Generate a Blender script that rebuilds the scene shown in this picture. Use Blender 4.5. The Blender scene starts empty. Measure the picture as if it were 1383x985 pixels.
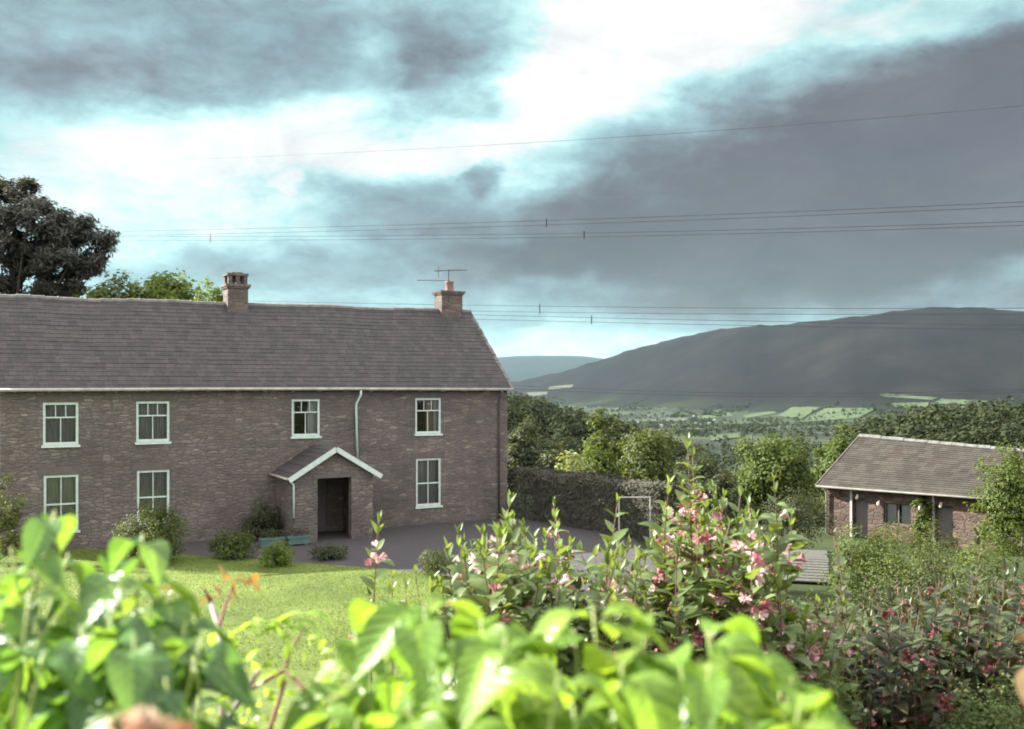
import bpy, math, random
import numpy as np
from mathutils import Vector, Matrix

random.seed(7)
rng = np.random.default_rng(11)
sc = bpy.context.scene
COL = sc.collection
R = math.radians
F = 1350.0          # focal length in photo pixels (photo 1383 x 985)
CX, HY = 691.5, 525.0   # principal column, horizon row


def at(px, py, Y):
    """world point seen at photo position (px, py) at depth Y (eye = origin)"""
    return np.array([(px - CX) / F * Y, Y, -(py - HY) / F * Y])


def sstep(a, b, x):
    t = np.clip((np.asarray(x, float) - a) / (b - a), 0, 1)
    return t * t * (3 - 2 * t)


# ------------------------------------------------------------------ objects
def link(o, parent=None):
    COL.objects.link(o)
    if parent is not None:
        o.parent = parent
    return o


def tag(o, label=None, cat=None, group=None, kind=None):
    if label: o['label'] = label
    if cat: o['category'] = cat
    if group: o['group'] = group
    if kind: o['kind'] = kind
    return o


def empty(name, loc, rz=0.0, label=None, cat=None, group=None):
    o = bpy.data.objects.new(name, None)
    o.empty_display_size = 0.2
    o.location = loc
    o.rotation_euler = (0, 0, rz)
    link(o)
    return tag(o, label, cat, group)


def mesh_obj(name, V, faces, mats, parent=None, mi=None, smooth=False, loc=None):
    """faces: list of index tuples or an (N,k) int array"""
    me = bpy.data.meshes.new(name)
    V = np.asarray(V, dtype=np.float32).reshape(-1, 3)
    if isinstance(faces, np.ndarray):
        n, k = faces.shape
        me.vertices.add(len(V)); me.vertices.foreach_set('co', V.ravel())
        me.loops.add(n * k); me.loops.foreach_set('vertex_index', faces.astype(np.int32).ravel())
        me.polygons.add(n)
        me.polygons.foreach_set('loop_start', np.arange(0, n * k, k, dtype=np.int32))
        me.polygons.foreach_set('loop_total', np.full(n, k, dtype=np.int32))
    else:
        me.from_pydata([tuple(map(float, v)) for v in V], [], [tuple(int(i) for i in f) for f in faces])
    if not isinstance(mats, (list, tuple)): mats = [mats]
    for m in mats: me.materials.append(m)
    if mi is not None:
        me.polygons.foreach_set('material_index', np.asarray(mi, dtype=np.int32))
    if smooth:
        me.polygons.foreach_set('use_smooth', np.ones(len(me.polygons), dtype=bool))
    me.update(calc_edges=True)
    me.validate()
    o = bpy.data.objects.new(name, me)
    if loc is not None: o.location = loc
    return link(o, parent)


class MB:
    """collects boxes, prisms and tubes into one mesh"""
    def __init__(s): s.V, s.F, s.n = [], [], 0
    def add(s, V, Fc):
        V = np.asarray(V, float)
        s.V.append(V)
        s.F += [tuple(i + s.n for i in f) for f in Fc]
        s.n += len(V)
        return s
    def box(s, x0, x1, y0, y1, z0, z1):
        V = [(x0,y0,z0),(x1,y0,z0),(x1,y1,z0),(x0,y1,z0),(x0,y0,z1),(x1,y0,z1),(x1,y1,z1),(x0,y1,z1)]
        return s.add(V, [(0,3,2,1),(4,5,6,7),(0,1,5,4),(1,2,6,5),(2,3,7,6),(3,0,4,7)])
    def obox(s, p, q, w, h, up=(0,0,1)):
        """bar from p to q, w wide, h high"""
        p = np.array(p, float); q = np.array(q, float)
        a = q - p; a /= np.linalg.norm(a)
        sd = np.cross(a, up); sd /= max(np.linalg.norm(sd), 1e-6)
        u = np.cross(sd, a)
        V = []
        for e in (p, q):
            for (i, j) in ((-1,-1),(1,-1),(1,1),(-1,1)):
                V.append(e + sd*i*w/2 + u*j*h/2)
        return s.add(V, [(3,2,1,0),(4,5,6,7),(0,1,5,4),(1,2,6,5),(2,3,7,6),(3,0,4,7)])
    def tube(s, pts, rad, k=6):
        pts = np.asarray(pts, float); n = len(pts)
        rad = np.broadcast_to(np.asarray(rad, float), (n,))
        t = np.gradient(pts, axis=0); t /= np.linalg.norm(t, axis=1)[:, None] + 1e-9
        ref = np.array([0.0, 0, 1]) if abs(t[0][2]) < .9 else np.array([1.0, 0, 0])
        V = []
        e1 = np.cross(t[0], ref); e1 /= np.linalg.norm(e1)
        for i in range(n):
            e1 = e1 - t[i]*np.dot(e1, t[i]); e1 /= np.linalg.norm(e1) + 1e-9
            e2 = np.cross(t[i], e1)
            for j in range(k):
                a = 2*math.pi*j/k
                V.append(pts[i] + rad[i]*(math.cos(a)*e1 + math.sin(a)*e2))
        Fc = [(i*k+j, i*k+(j+1)%k, (i+1)*k+(j+1)%k, (i+1)*k+j) for i in range(n-1) for j in range(k)]
        Fc += [tuple(range(k))[::-1], tuple((n-1)*k+j for j in range(k))]
        return s.add(V, Fc)
    def build(s, name, mat, parent=None, smooth=False):
        return mesh_obj(name, np.concatenate(s.V), s.F, mat, parent, smooth=smooth)


# ------------------------------------------------------------------ materials
def new_mat(name):
    m = bpy.data.materials.new(name); m.use_nodes = True
    nt = m.node_tree
    for n in list(nt.nodes): nt.nodes.remove(n)
    out = nt.nodes.new('ShaderNodeOutputMaterial')
    return m, nt, out


def N(nt, kind, **kw):
    n = nt.nodes.new(kind)
    for k, v in kw.items():
        if k.startswith('i_'):
            key = k[2:]
            key = int(key) if key.isdigit() else key
            n.inputs[key].default_value = v
        else:
            setattr(n, k, v)
    return n


def ramp(nt, fac, stops, interp='LINEAR'):
    r = nt.nodes.new('ShaderNodeValToRGB')
    r.color_ramp.interpolation = interp
    el = r.color_ramp.elements
    while len(el) < len(stops): el.new(0.5)
    for e, (p, c) in zip(el, stops):
        e.position = p
        e.color = (c[0], c[1], c[2], 1) if len(c) == 3 else c
    if fac is not None: nt.links.new(fac, r.inputs[0])
    return r


def L(nt, a, b): nt.links.new(a, b)


def mixc(nt, fac, a, b, blend='MIX'):
    m = nt.nodes.new('ShaderNodeMix'); m.data_type = 'RGBA'; m.blend_type = blend
    for sock, v in ((m.inputs[0], fac), (m.inputs[6], a), (m.inputs[7], b)):
        if hasattr(v, 'links'): L(nt, v, sock)
        else: sock.default_value = v if not isinstance(v, tuple) else (v[0], v[1], v[2], 1)
    return m.outputs[2]


def coords(nt, kind='Object', scale=(1, 1, 1), rot=(0, 0, 0)):
    tc = N(nt, 'ShaderNodeTexCoord')
    mp = N(nt, 'ShaderNodeMapping'); mp.inputs['Scale'].default_value = scale
    mp.inputs['Rotation'].default_value = rot
    L(nt, tc.outputs[kind], mp.inputs[0])
    return mp.outputs[0]


def noise(nt, vec, scale, detail=4, rough=.55, dist=0.0):
    n = N(nt, 'ShaderNodeTexNoise'); n.inputs['Scale'].default_value = scale
    n.inputs['Detail'].default_value = detail; n.inputs['Roughness'].default_value = rough
    n.inputs['Distortion'].default_value = dist
    if vec is not None: L(nt, vec, n.inputs['Vector'])
    return n


def bump(nt, h, strength=.5, dist=.02):
    b = N(nt, 'ShaderNodeBump'); b.inputs['Strength'].default_value = strength
    b.inputs['Distance'].default_value = dist
    L(nt, h, b.inputs['Height'])
    return b.outputs[0]


def noisy_mat(name, c1, c2, scale=3, rough=.8, bump_s=.3, bump_d=.01, c3=None, spec=.3, scl=(1, 1, 1), detail=6):
    m, nt, out = new_mat(name)
    v = coords(nt, 'Object', scl)
    n = noise(nt, v, scale, detail, .62)
    st = [(.33, c1), (.67, c2)] if c3 is None else [(.3, c1), (.5, c2), (.7, c3)]
    r = ramp(nt, n.outputs[0], st)
    p = N(nt, 'ShaderNodeBsdfPrincipled'); p.inputs['Roughness'].default_value = rough
    p.inputs['Specular IOR Level'].default_value = spec
    L(nt, r.outputs[0], p.inputs['Base Color'])
    if bump_s:
        n2 = noise(nt, v, scale*4, 5, .6)
        L(nt, bump(nt, n2.outputs[0], bump_s, bump_d), p.inputs['Normal'])
    L(nt, p.outputs[0], out.inputs[0])
    return m


def leaf_mat(name, cols, trans=.4, tcol=None, rough=.6, spec=.18, vein=False):
    """leaf: varied per leaf, lets light through"""
    m, nt, out = new_mat(name)
    g = N(nt, 'ShaderNodeNewGeometry')
    st = [(i/max(1, len(cols)-1), c) for i, c in enumerate(cols)]
    r = ramp(nt, g.outputs['Random Per Island'], st)
    v = coords(nt, 'Object')
    nz = noise(nt, v, 2.0 if not vein else 30, 3)
    vr = ramp(nt, nz.outputs[0], [(.3, (.72, .72, .72)), (.7, (1.25, 1.25, 1.25))])
    col = mixc(nt, 1.0, r.outputs[0], vr.outputs[0], 'MULTIPLY')
    p = N(nt, 'ShaderNodeBsdfPrincipled'); p.inputs['Roughness'].default_value = rough
    p.inputs['Specular IOR Level'].default_value = spec
    if vein:
        a_ = N(nt, 'ShaderNodeAttribute', attribute_name='leaf_uv'); sx_ = N(nt, 'ShaderNodeSeparateXYZ'); L(nt, a_.outputs['Vector'], sx_.inputs[0])
        ab = N(nt, 'ShaderNodeMath', operation='ABSOLUTE'); L(nt, sx_.outputs[1], ab.inputs[0])
        w1 = N(nt, 'ShaderNodeMath', operation='MULTIPLY_ADD'); L(nt, ab.outputs[0], w1.inputs[0]); w1.inputs[1].default_value = -.16; L(nt, sx_.outputs[0], w1.inputs[2])
        w2 = N(nt, 'ShaderNodeMath', operation='MULTIPLY'); L(nt, w1.outputs[0], w2.inputs[0]); w2.inputs[1].default_value = 62
        w3 = N(nt, 'ShaderNodeMath', operation='SINE'); L(nt, w2.outputs[0], w3.inputs[0])
        vr_ = ramp(nt, w3.outputs[0], [(.0, (.92, .92, .92)), (.8, (1, 1, 1)), (.97, (1.35, 1.28, 1.1))])
        col = mixc(nt, 1.0, col, vr_.outputs[0], 'MULTIPLY')
        mrb = ramp(nt, ab.outputs[0], [(.03, (1.8, 1.6, 1.4)), (.13, (1, 1, 1)), (.85, (1, 1, 1)), (1, (.8, .85, .7))])
        col = mixc(nt, 1.0, col, mrb.outputs[0], 'MULTIPLY')
        bl_ = noise(nt, v, 55, 3); br_ = ramp(nt, bl_.outputs[0], [(.62, (1, 1, 1)), (.72, (.75, .62, .4))])
        col = mixc(nt, 1.0, col, br_.outputs[0], 'MULTIPLY')
        L(nt, bump(nt, w3.outputs[0], .25, .002), p.inputs['Normal'])
    L(nt, col, p.inputs['Base Color'])
    t = N(nt, 'ShaderNodeBsdfTranslucent')
    tc = mixc(nt, 1.0, col, tcol or (1.5, 1.35, .55), 'MULTIPLY')
    L(nt, tc, t.inputs[0])
    mx = N(nt, 'ShaderNodeMixShader'); mx.inputs[0].default_value = trans
    L(nt, p.outputs[0], mx.inputs[1]); L(nt, t.outputs[0], mx.inputs[2])
    L(nt, mx.outputs[0], out.inputs[0])
    return m


def stone_mat(name, cols, scale=2.6, zs=1.9, mortar=(.07, .062, .058), rot=(0, 0, 0), lite=.12):
    m, nt, out = new_mat(name)
    tc = N(nt, 'ShaderNodeTexCoord')
    mp = N(nt, 'ShaderNodeMapping'); mp.inputs['Scale'].default_value = (.8, .8, zs)
    L(nt, tc.outputs['Object'], mp.inputs[0])
    wn = noise(nt, mp.outputs[0], 1.6, 3)
    wa = N(nt, 'ShaderNodeVectorMath', operation='MULTIPLY_ADD')
    L(nt, wn.outputs['Color'], wa.inputs[0]); wa.inputs[1].default_value = (.22, .22, .22)
    L(nt, mp.outputs[0], wa.inputs[2])
    vo = N(nt, 'ShaderNodeTexVoronoi'); vo.inputs['Scale'].default_value = scale; vo.inputs['Randomness'].default_value = .9
    L(nt, wa.outputs[0], vo.inputs['Vector'])
    ve = N(nt, 'ShaderNodeTexVoronoi', feature='DISTANCE_TO_EDGE'); ve.inputs['Scale'].default_value = scale
    ve.inputs['Randomness'].default_value = .9
    L(nt, wa.outputs[0], ve.inputs['Vector'])
    sp = N(nt, 'ShaderNodeSeparateColor'); L(nt, vo.outputs['Color'], sp.inputs[0])
    r = ramp(nt, sp.outputs[0], [(i/(len(cols)-1), c) for i, c in enumerate(cols)])
    big = noise(nt, tc.outputs['Object'], .55, 4, .6)
    br = ramp(nt, big.outputs[0], [(.3, (.72, .70, .70)), (.72, (1.3, 1.25, 1.2))])
    col = mixc(nt, 1.0, r.outputs[0], br.outputs[0], 'MULTIPLY')
    fine = noise(nt, tc.outputs['Object'], 14, 5, .7)
    fr = ramp(nt, fine.outputs[0], [(.25, (.6, .6, .6)), (.75, (1.35, 1.35, 1.35))])
    col = mixc(nt, 1.0, col, fr.outputs[0], 'MULTIPLY')
    # a few pale stones
    lt = ramp(nt, sp.outputs[1], [(1-lite, (0, 0, 0)), (1-lite+.04, (1, 1, 1))])
    col = mixc(nt, lt.outputs[0], col, mixc(nt, 1.0, col, (1.42, 1.38, 1.32), 'MULTIPLY'))
    er = ramp(nt, ve.outputs[0], [(.0, (.15, .15, .15)), (.11, (1, 1, 1))])
    col = mixc(nt, er.outputs[0], mortar, col)
    p = N(nt, 'ShaderNodeBsdfPrincipled'); p.inputs['Roughness'].default_value = .9
    p.inputs['Specular IOR Level'].default_value = .2
    L(nt, col, p.inputs['Base Color'])
    hh = N(nt, 'ShaderNodeMath', operation='MULTIPLY_ADD'); L(nt, fine.outputs[0], hh.inputs[0])
    hh.inputs[1].default_value = .35; L(nt, er.outputs[0], hh.inputs[2])
    L(nt, bump(nt, hh.outputs[0], .8, .03), p.inputs['Normal'])
    L(nt, p.outputs[0], out.inputs[0])
    return m


def slate_mat(name, c1, c2, moss, w=.28, h=.22, mossamt=.55):
    m, nt, out = new_mat(name)
    tc = N(nt, 'ShaderNodeTexCoord')
    # object space: x along the roof, use z for the courses
    mp = N(nt, 'ShaderNodeMapping'); L(nt, tc.outputs['Object'], mp.inputs[0])
    mp.inputs['Rotation'].default_value = (R(90), 0, 0)
    b = N(nt, 'ShaderNodeTexBrick'); L(nt, mp.outputs[0], b.inputs['Vector'])
    b.inputs['Color1'].default_value = (.1, .1, .1, 1); b.inputs['Color2'].default_value = (1, 1, 1, 1)
    b.inputs['Mortar'].default_value = (0, 0, 0, 1)
    b.inputs['Scale'].default_value = 1; b.inputs['Brick Width'].default_value = w
    b.inputs['Row Height'].default_value = h; b.inputs['Mortar Size'].default_value = .006
    r = ramp(nt, b.outputs['Color'], [(0, tuple(x*.78 for x in c1)), (.12, c1), (1, c2)])
    n1 = noise(nt, tc.outputs['Object'], .9, 6, .65)
    mr = ramp(nt, n1.outputs[0], [(mossamt, (0, 0, 0)), (mossamt+.16, (1, 1, 1))])
    col = mixc(nt, mr.outputs[0], r.outputs[0], moss)
    n2 = noise(nt, tc.outputs['Object'], 9, 5, .7)
    fr = ramp(nt, n2.outputs[0], [(.25, (.65, .65, .65)), (.75, (1.3, 1.3, 1.3))])
    col = mixc(nt, 1.0, col, fr.outputs[0], 'MULTIPLY')
    p = N(nt, 'ShaderNodeBsdfPrincipled'); p.inputs['Roughness'].default_value = .75
    p.inputs['Specular IOR Level'].default_value = .25
    L(nt, col, p.inputs['Base Color'])
    L(nt, bump(nt, n2.outputs[0], .5, .015), p.inputs['Normal'])
    L(nt, p.outputs[0], out.inputs[0])
    return m


def glass_mat(name):
    m, nt, out = new_mat(name)
    t = N(nt, 'ShaderNodeBsdfTransparent'); t.inputs[0].default_value = (.82, .86, .86, 1)
    g = N(nt, 'ShaderNodeBsdfGlossy'); g.inputs['Roughness'].default_value = .03
    v = coords(nt, 'Object'); nz = noise(nt, v, 2.2, 2)
    bn = bump(nt, nz.outputs[0], .25, .02); L(nt, bn, g.inputs['Normal'])
    fr = N(nt, 'ShaderNodeFresnel'); fr.inputs[0].default_value = 1.75
    mx = N(nt, 'ShaderNodeMixShader')
    L(nt, fr.outputs[0], mx.inputs[0]); L(nt, t.outputs[0], mx.inputs[1]); L(nt, g.outputs[0], mx.inputs[2])
    L(nt, mx.outputs[0], out.inputs[0])
    return m


M = {}
M['wall'] = stone_mat('rubble_stone', [(.088, .083, .077), (.108, .099, .092), (.122, .103, .095), (.10, .095, .09), (.135, .126, .114), (.105, .093, .085)], 4.0, 2.3, (.086, .081, .076), lite=.12)
M['stone2'] = stone_mat('outbuilding_stone', [(.05, .036, .031), (.085, .058, .048), (.07, .055, .05), (.12, .088, .07)], 3.2, 2.0, (.05, .045, .04))
M['chim'] = stone_mat('chimney_stone', [(.07, .06, .057), (.11, .092, .082), (.085, .072, .068), (.13, .112, .098)], 3.2, 2.2, (.09, .08, .075))
M['slate'] = slate_mat('blue_slate', (.038, .036, .037), (.056, .052, .053), (.056, .054, .045), mossamt=.6)
M['tile'] = slate_mat('stone_tile', (.025, .022, .018), (.046, .040, .033), (.034, .020, .016), .34, .16, .58)
M['ridge'] = noisy_mat('ridge_tile', (.08, .078, .08), (.14, .13, .13), 4)
M['ridge2'] = noisy_mat('lichened_ridge_tile', (.06, .065, .06), (.15, .15, .14), 3)
M['lintel'] = noisy_mat('dark_lintel', (.07, .06, .057), (.10, .088, .08), 5)
M['white'] = noisy_mat('white_paint', (.33, .41, .385), (.44, .51, .475), 6, .5, .08, .003)
M['shed_trim'] = noisy_mat('weathered_shed_trim', (.07, .066, .058), (.12, .115, .10), 3, .6, .1)
M['gutter'] = noisy_mat('cream_gutter_paint', (.20, .19, .165), (.34, .32, .28), 3, .5, .05)
M['darkpipe'] = noisy_mat('dark_pipe_paint', (.06, .055, .055), (.09, .085, .08), 4, .5)
M['door'] = noisy_mat('dark_door_paint', (.09, .08, .08), (.12, .11, .11), 4, .5, scl=(6, 6, 1))
M['glass'] = glass_mat('window_glass')
M['net'] = noisy_mat('net_curtain', (.38, .38, .38), (.55, .55, .54), 3, .9, .3, .02, scl=(12, 12, .4))
M['pane_backing'] = noisy_mat('grey_pane_backing', (.16, .155, .155), (.27, .26, .26), 3, .9, .3, .02, scl=(12, 12, .4))
M['curtain'] = noisy_mat('tan_curtain', (.22, .14, .10), (.34, .23, .17), 3, .9, .3, .02, scl=(12, 12, .4))
M['pot'] = noisy_mat('terracotta', (.17, .10, .075), (.26, .16, .12), 6)
M['metal'] = noisy_mat('grey_metal', (.04, .035, .035), (.07, .06, .06), 8, .45, .05)
M['pale_metal'] = noisy_mat('pale_pole_paint', (.22, .22, .20), (.34, .33, .30), 8, .45, .05)
M['cable'] = noisy_mat('dull_cable', (.015, .015, .018), (.025, .025, .028), 2, .9, 0, spec=.05)
M['teal'] = noisy_mat('teal_paint', (.05, .095, .09), (.07, .125, .115), 5, .7)
M['lamp_cream'] = noisy_mat('cream_lamp_shade', (.6, .56, .42), (.75, .7, .55), 8, .4, .05)
M['planks'] = noisy_mat('weathered_planks', (.04, .04, .034), (.085, .083, .072), 3, .85, .5, .01, scl=(1, 14, 1))
M['bark'] = noisy_mat('tree_bark', (.045, .036, .03), (.10, .082, .066), 3, .9, .8, .03, scl=(4, 4, 1))
M['stem'] = noisy_mat('shrub_stem', (.08, .045, .035), (.16, .10, .075), 12, .7, .2)
M['greentwig'] = noisy_mat('green_twig', (.16, .22, .05), (.28, .34, .09), 12, .5, .1)
M['greytwig'] = noisy_mat('grey_twig', (.16, .13, .12), (.34, .29, .27), 20, .8, .4, .003)
M['redtwig'] = noisy_mat('red_brown_twig', (.10, .03, .025), (.17, .07, .05), 20, .7, .2)
M['soil'] = noisy_mat('dark_soil', (.028, .024, .02), (.06, .05, .042), 5, .95, .8, .04)
M['drive'] = noisy_mat('driveway_asphalt', (.034, .031, .033), (.056, .052, .054), 8, .9, .4, .01)


# ------------------------------------------------------------------ terrain
def curve(px, pxs, pys): return np.interp(px, pxs, pys)


def terrain(x, y, part=False):
    x = np.asarray(x, float); y = np.asarray(y, float)
    r = np.hypot(x, y) + 1e-6
    az = np.degrees(np.arctan2(x, y))
    px = CX + F * np.tan(np.radians(np.clip(az, -75, 75)))
    z = np.interp(y, [-400, -60, 1.0, 4.0, 8.0, 13.0, 18.0, 60], [14, .5, -1.6, -2.2, -3.3, -4.6, -5.3, -5.3])
    z = z - 1.3*sstep(30, 42, y)*sstep(4, 12, x)
    w = sstep(-14, 0, az)*(1 - sstep(90, 150, az))*.85 + .15
    z = z + np.interp(r, [0, 50, 90, 200, 500, 1200, 3000, 40000], [0, 0, -6, -26, -60, -87, -90, -90])*w
    # gentle roll
    z = z + np.where(r > 200, 5*np.sin(x/310 + .6)*np.sin(y/270)*np.clip((r-200)/800, 0, 1), 0)
    hill = np.zeros_like(z)

    def lobe(pxs, pys, D, wid, azl, azr, fall):
        zt = -(np.interp(px, pxs, pys) - HY)/F * D
        win = sstep(azl-fall, azl, az)*(1 - sstep(azr, azr+fall, az))
        return np.maximum(0, zt - z)*np.exp(-((r - D)/wid)**2)*win
    # wooded spur beyond the house corner, and dark rise on the right
    z = z + lobe([300, 690, 740, 800, 850, 900, 960], [540, 558, 568, 586, 602, 616, 645], 420, 120, -24, 10, 6)
    z = z + lobe([1130, 1180, 1260, 1383, 1700], [612, 594, 578, 570, 565], 330, 90, 19, 60, 4)
    # mountain
    D = np.interp(px, [650, 800, 1000, 1150, 2500], [7600, 6400, 5000, 4500, 4500])
    r0 = np.interp(px, [650, 800, 1000, 1150, 2500], [4700, 3900, 2900, 2500, 2500])
    top = np.interp(px, [-400, 300, 600, 660, 700, 740, 810, 880, 940, 1010, 1070, 1130, 1200, 1240, 1290, 1335, 1383, 1500, 1800, 2400, 3500],
                    [540, 535, 526, 521, 515, 506, 487, 464, 450, 440, 436, 431, 420, 416, 414, 414, 421, 440, 455, 470, 500])
    top = top + .8*np.sin(px/23.0) + .7*np.sin(px/9.3 + 1) + .5*np.sin(px/4.1)
    zt = -(top - HY)/F * D * np.cos(np.radians(np.clip(az, -75, 75))) - z
    win = sstep(-60, -35, az)*(1 - sstep(75, 120, az))
    t = np.clip((r - r0)/(D - r0), 0, 1)
    shp = .55*t**1.9 + .45*sstep(.25, 1, t)
    back = 1 - .8*sstep(1.0, 2.0, r/D)
    gul = np.sin(az*1.3 + r/1400.0)*.7 + np.sin(az*2.9 + r/700.0 + 1.3)*.3
    mh = np.maximum(0, zt)*shp*back*win
    mh = mh + gul*3*np.clip(t*(1-t)*4, 0, 1)*win*(zt > 60)
    hill = hill + np.where(r > r0, mh, 0)
    # far ridge
    D2 = 20000.0
    top2 = np.interp(px, [-2500, -200, 300, 560, 670, 700, 760, 790, 830, 1000, 1400, 3500], [500, 470, 484, 487, 483.5, 481.5, 481, 482, 487, 495, 505, 520])
    zt2 = np.maximum(0, -(top2 - HY)/F*D2 + 95)
    fh = zt2*sstep(12000, D2, r)*(1 - .5*sstep(D2, 26000, r))*sstep(-110, -70, az)*(1 - sstep(70, 110, az))
    tot = z + np.maximum(hill, fh)
    if part: return tot, hill, fh
    return tot


def tz(x, y): return float(terrain(x, y))


def cast(px, py, r0=60.0, r1=14000.0):
    """where the ray through the photo position meets the terrain"""
    d = np.array([(px - CX)/F, 1.0, -(py - HY)/F])
    Y = np.geomspace(r0, r1, 900)
    zz = terrain(d[0]*Y, Y)
    below = np.nonzero(d[2]*Y < zz)[0]
    if len(below) == 0: return None
    y = Y[below[0]]
    return np.array([d[0]*y, y, float(terrain(d[0]*y, y))])


def build_terrain():
    rr = np.concatenate([np.arange(0.6, 60, .9), np.geomspace(60, 2200, 110)[1:], np.geomspace(2200, 25000, 125)[1:]])
    azs = np.concatenate([np.arange(-180, -44, 4.0), np.arange(-44, 44, .3), np.arange(44, 180, 4.0)])
    nr, na = len(rr), len(azs)
    A, RR = np.meshgrid(np.radians(azs), rr)
    X, Y = RR*np.sin(A), RR*np.cos(A)
    Z, H1, H2 = terrain(X, Y, True)
    V = np.stack([X, Y, Z], -1).reshape(-1, 3)
    i, j = np.meshgrid(np.arange(nr-1), np.arange(na), indexing='ij')
    j2 = (j+1) % na
    Fc = np.stack([i*na+j, (i+1)*na+j, (i+1)*na+j2, i*na+j2], -1).reshape(-1, 4)[:, ::-1]
    h1 = H1.ravel()[Fc].max(1); h2 = H2.ravel()[Fc].max(1)
    rc = RR.ravel()[Fc].mean(1)
    sel_far = rc > 11500
    sel_hill = (~sel_far) & (h1 > 22)
    sel_g = ~(sel_far | sel_hill)

    def sub(name, sel, mat, extra=None):
        f = Fc[sel]
        u, inv = np.unique(f, return_inverse=True)
        VV = V[u]; f = inv.reshape(-1, 4)
        o = mesh_obj(name, VV, f, mat, smooth=True)
        tag(o, kind='structure'); return o
    # ground plus the cap under the camera
    sub('ground', sel_g, M['ground'])
    cap = np.concatenate([[[0, 0, tz(0, 0)]], V[:na]])
    # cap merged as a second small patch of the ground
    mesh_obj("ground", cap, [(0, 1+(k+1) % na, 1+k) for k in range(na)], M['ground'])['kind'] = 'structure'
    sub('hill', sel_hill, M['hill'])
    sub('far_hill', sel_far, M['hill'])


# ground: rough grass near, patchwork of pasture far
def ground_mat():
    m, nt, out = new_mat('rough_pasture')
    v = coords(nt, 'Object')
    n1 = noise(nt, v, .5, 6, .6)
    near = ramp(nt, n1.outputs[0], [(.3, (.02, .028, .012)), (.7, (.04, .052, .02))])
    vo = N(nt, 'ShaderNodeTexVoronoi'); vo.inputs['Scale'].default_value = .0062
    wn = noise(nt, v, .004, 2); wa = N(nt, 'ShaderNodeVectorMath', operation='MULTIPLY_ADD')
    L(nt, wn.outputs['Color'], wa.inputs[0]); wa.inputs[1].default_value = (90, 90, 0); L(nt, v, wa.inputs[2])
    L(nt, wa.outputs[0], vo.inputs['Vector'])
    sp = N(nt, 'ShaderNodeSeparateColor'); L(nt, vo.outputs['Color'], sp.inputs[0])
    fld = ramp(nt, sp.outputs[0], [(0, (.016, .021, .014)), (.35, (.022, .029, .017)), (.6, (.032, .042, .024)), (.85, (.042, .052, .03)), (1, (.05, .05, .034))], 'CONSTANT')
    g = N(nt, 'ShaderNodeNewGeometry'); ln = N(nt, 'ShaderNodeVectorMath', operation='LENGTH'); L(nt, g.outputs['Position'], ln.inputs[0])
    mr = N(nt, 'ShaderNodeMapRange'); mr.inputs[1].default_value = 300; mr.inputs[2].default_value = 700
    L(nt, ln.outputs['Value'], mr.inputs[0])
    col = mixc(nt, mr.outputs[0], near.outputs[0], fld.outputs[0])
    p = N(nt, 'ShaderNodeBsdfPrincipled'); p.inputs['Roughness'].default_value = .95; p.inputs['Specular IOR Level'].default_value = .1
    L(nt, col, p.inputs['Base Color']); L(nt, p.outputs[0], out.inputs[0])
    return m


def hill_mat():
    m, nt, out = new_mat('cloud_shaded_moorland')
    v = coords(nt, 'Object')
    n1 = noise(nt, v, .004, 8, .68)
    c = ramp(nt, n1.outputs[0], [(.3, (.0055, .005, .0065)), (.5, (.0085, .0075, .0085)), (.7, (.014, .0125, .012))])  # cloud shadow over the hill is darkened into these base colours
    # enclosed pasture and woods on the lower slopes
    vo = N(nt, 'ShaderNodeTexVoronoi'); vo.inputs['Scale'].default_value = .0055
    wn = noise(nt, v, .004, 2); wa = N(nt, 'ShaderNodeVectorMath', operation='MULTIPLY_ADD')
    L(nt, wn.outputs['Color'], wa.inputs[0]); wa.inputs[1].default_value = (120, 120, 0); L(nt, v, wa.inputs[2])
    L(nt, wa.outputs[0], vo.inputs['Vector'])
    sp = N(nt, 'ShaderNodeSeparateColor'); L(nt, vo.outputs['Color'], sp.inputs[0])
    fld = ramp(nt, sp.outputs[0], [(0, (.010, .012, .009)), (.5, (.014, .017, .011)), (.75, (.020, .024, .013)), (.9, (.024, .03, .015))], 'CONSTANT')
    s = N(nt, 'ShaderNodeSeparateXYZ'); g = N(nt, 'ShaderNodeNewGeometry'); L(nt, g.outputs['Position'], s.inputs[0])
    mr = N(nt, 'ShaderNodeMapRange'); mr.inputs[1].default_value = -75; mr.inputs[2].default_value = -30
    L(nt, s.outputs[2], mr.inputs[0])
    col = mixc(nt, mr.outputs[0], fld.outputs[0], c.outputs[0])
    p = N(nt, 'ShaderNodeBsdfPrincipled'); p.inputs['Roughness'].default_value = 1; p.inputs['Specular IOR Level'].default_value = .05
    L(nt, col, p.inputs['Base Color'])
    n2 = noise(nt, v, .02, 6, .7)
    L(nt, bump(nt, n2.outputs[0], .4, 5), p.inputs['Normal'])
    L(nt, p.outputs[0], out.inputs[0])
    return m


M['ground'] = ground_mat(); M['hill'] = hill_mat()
build_terrain()

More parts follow.
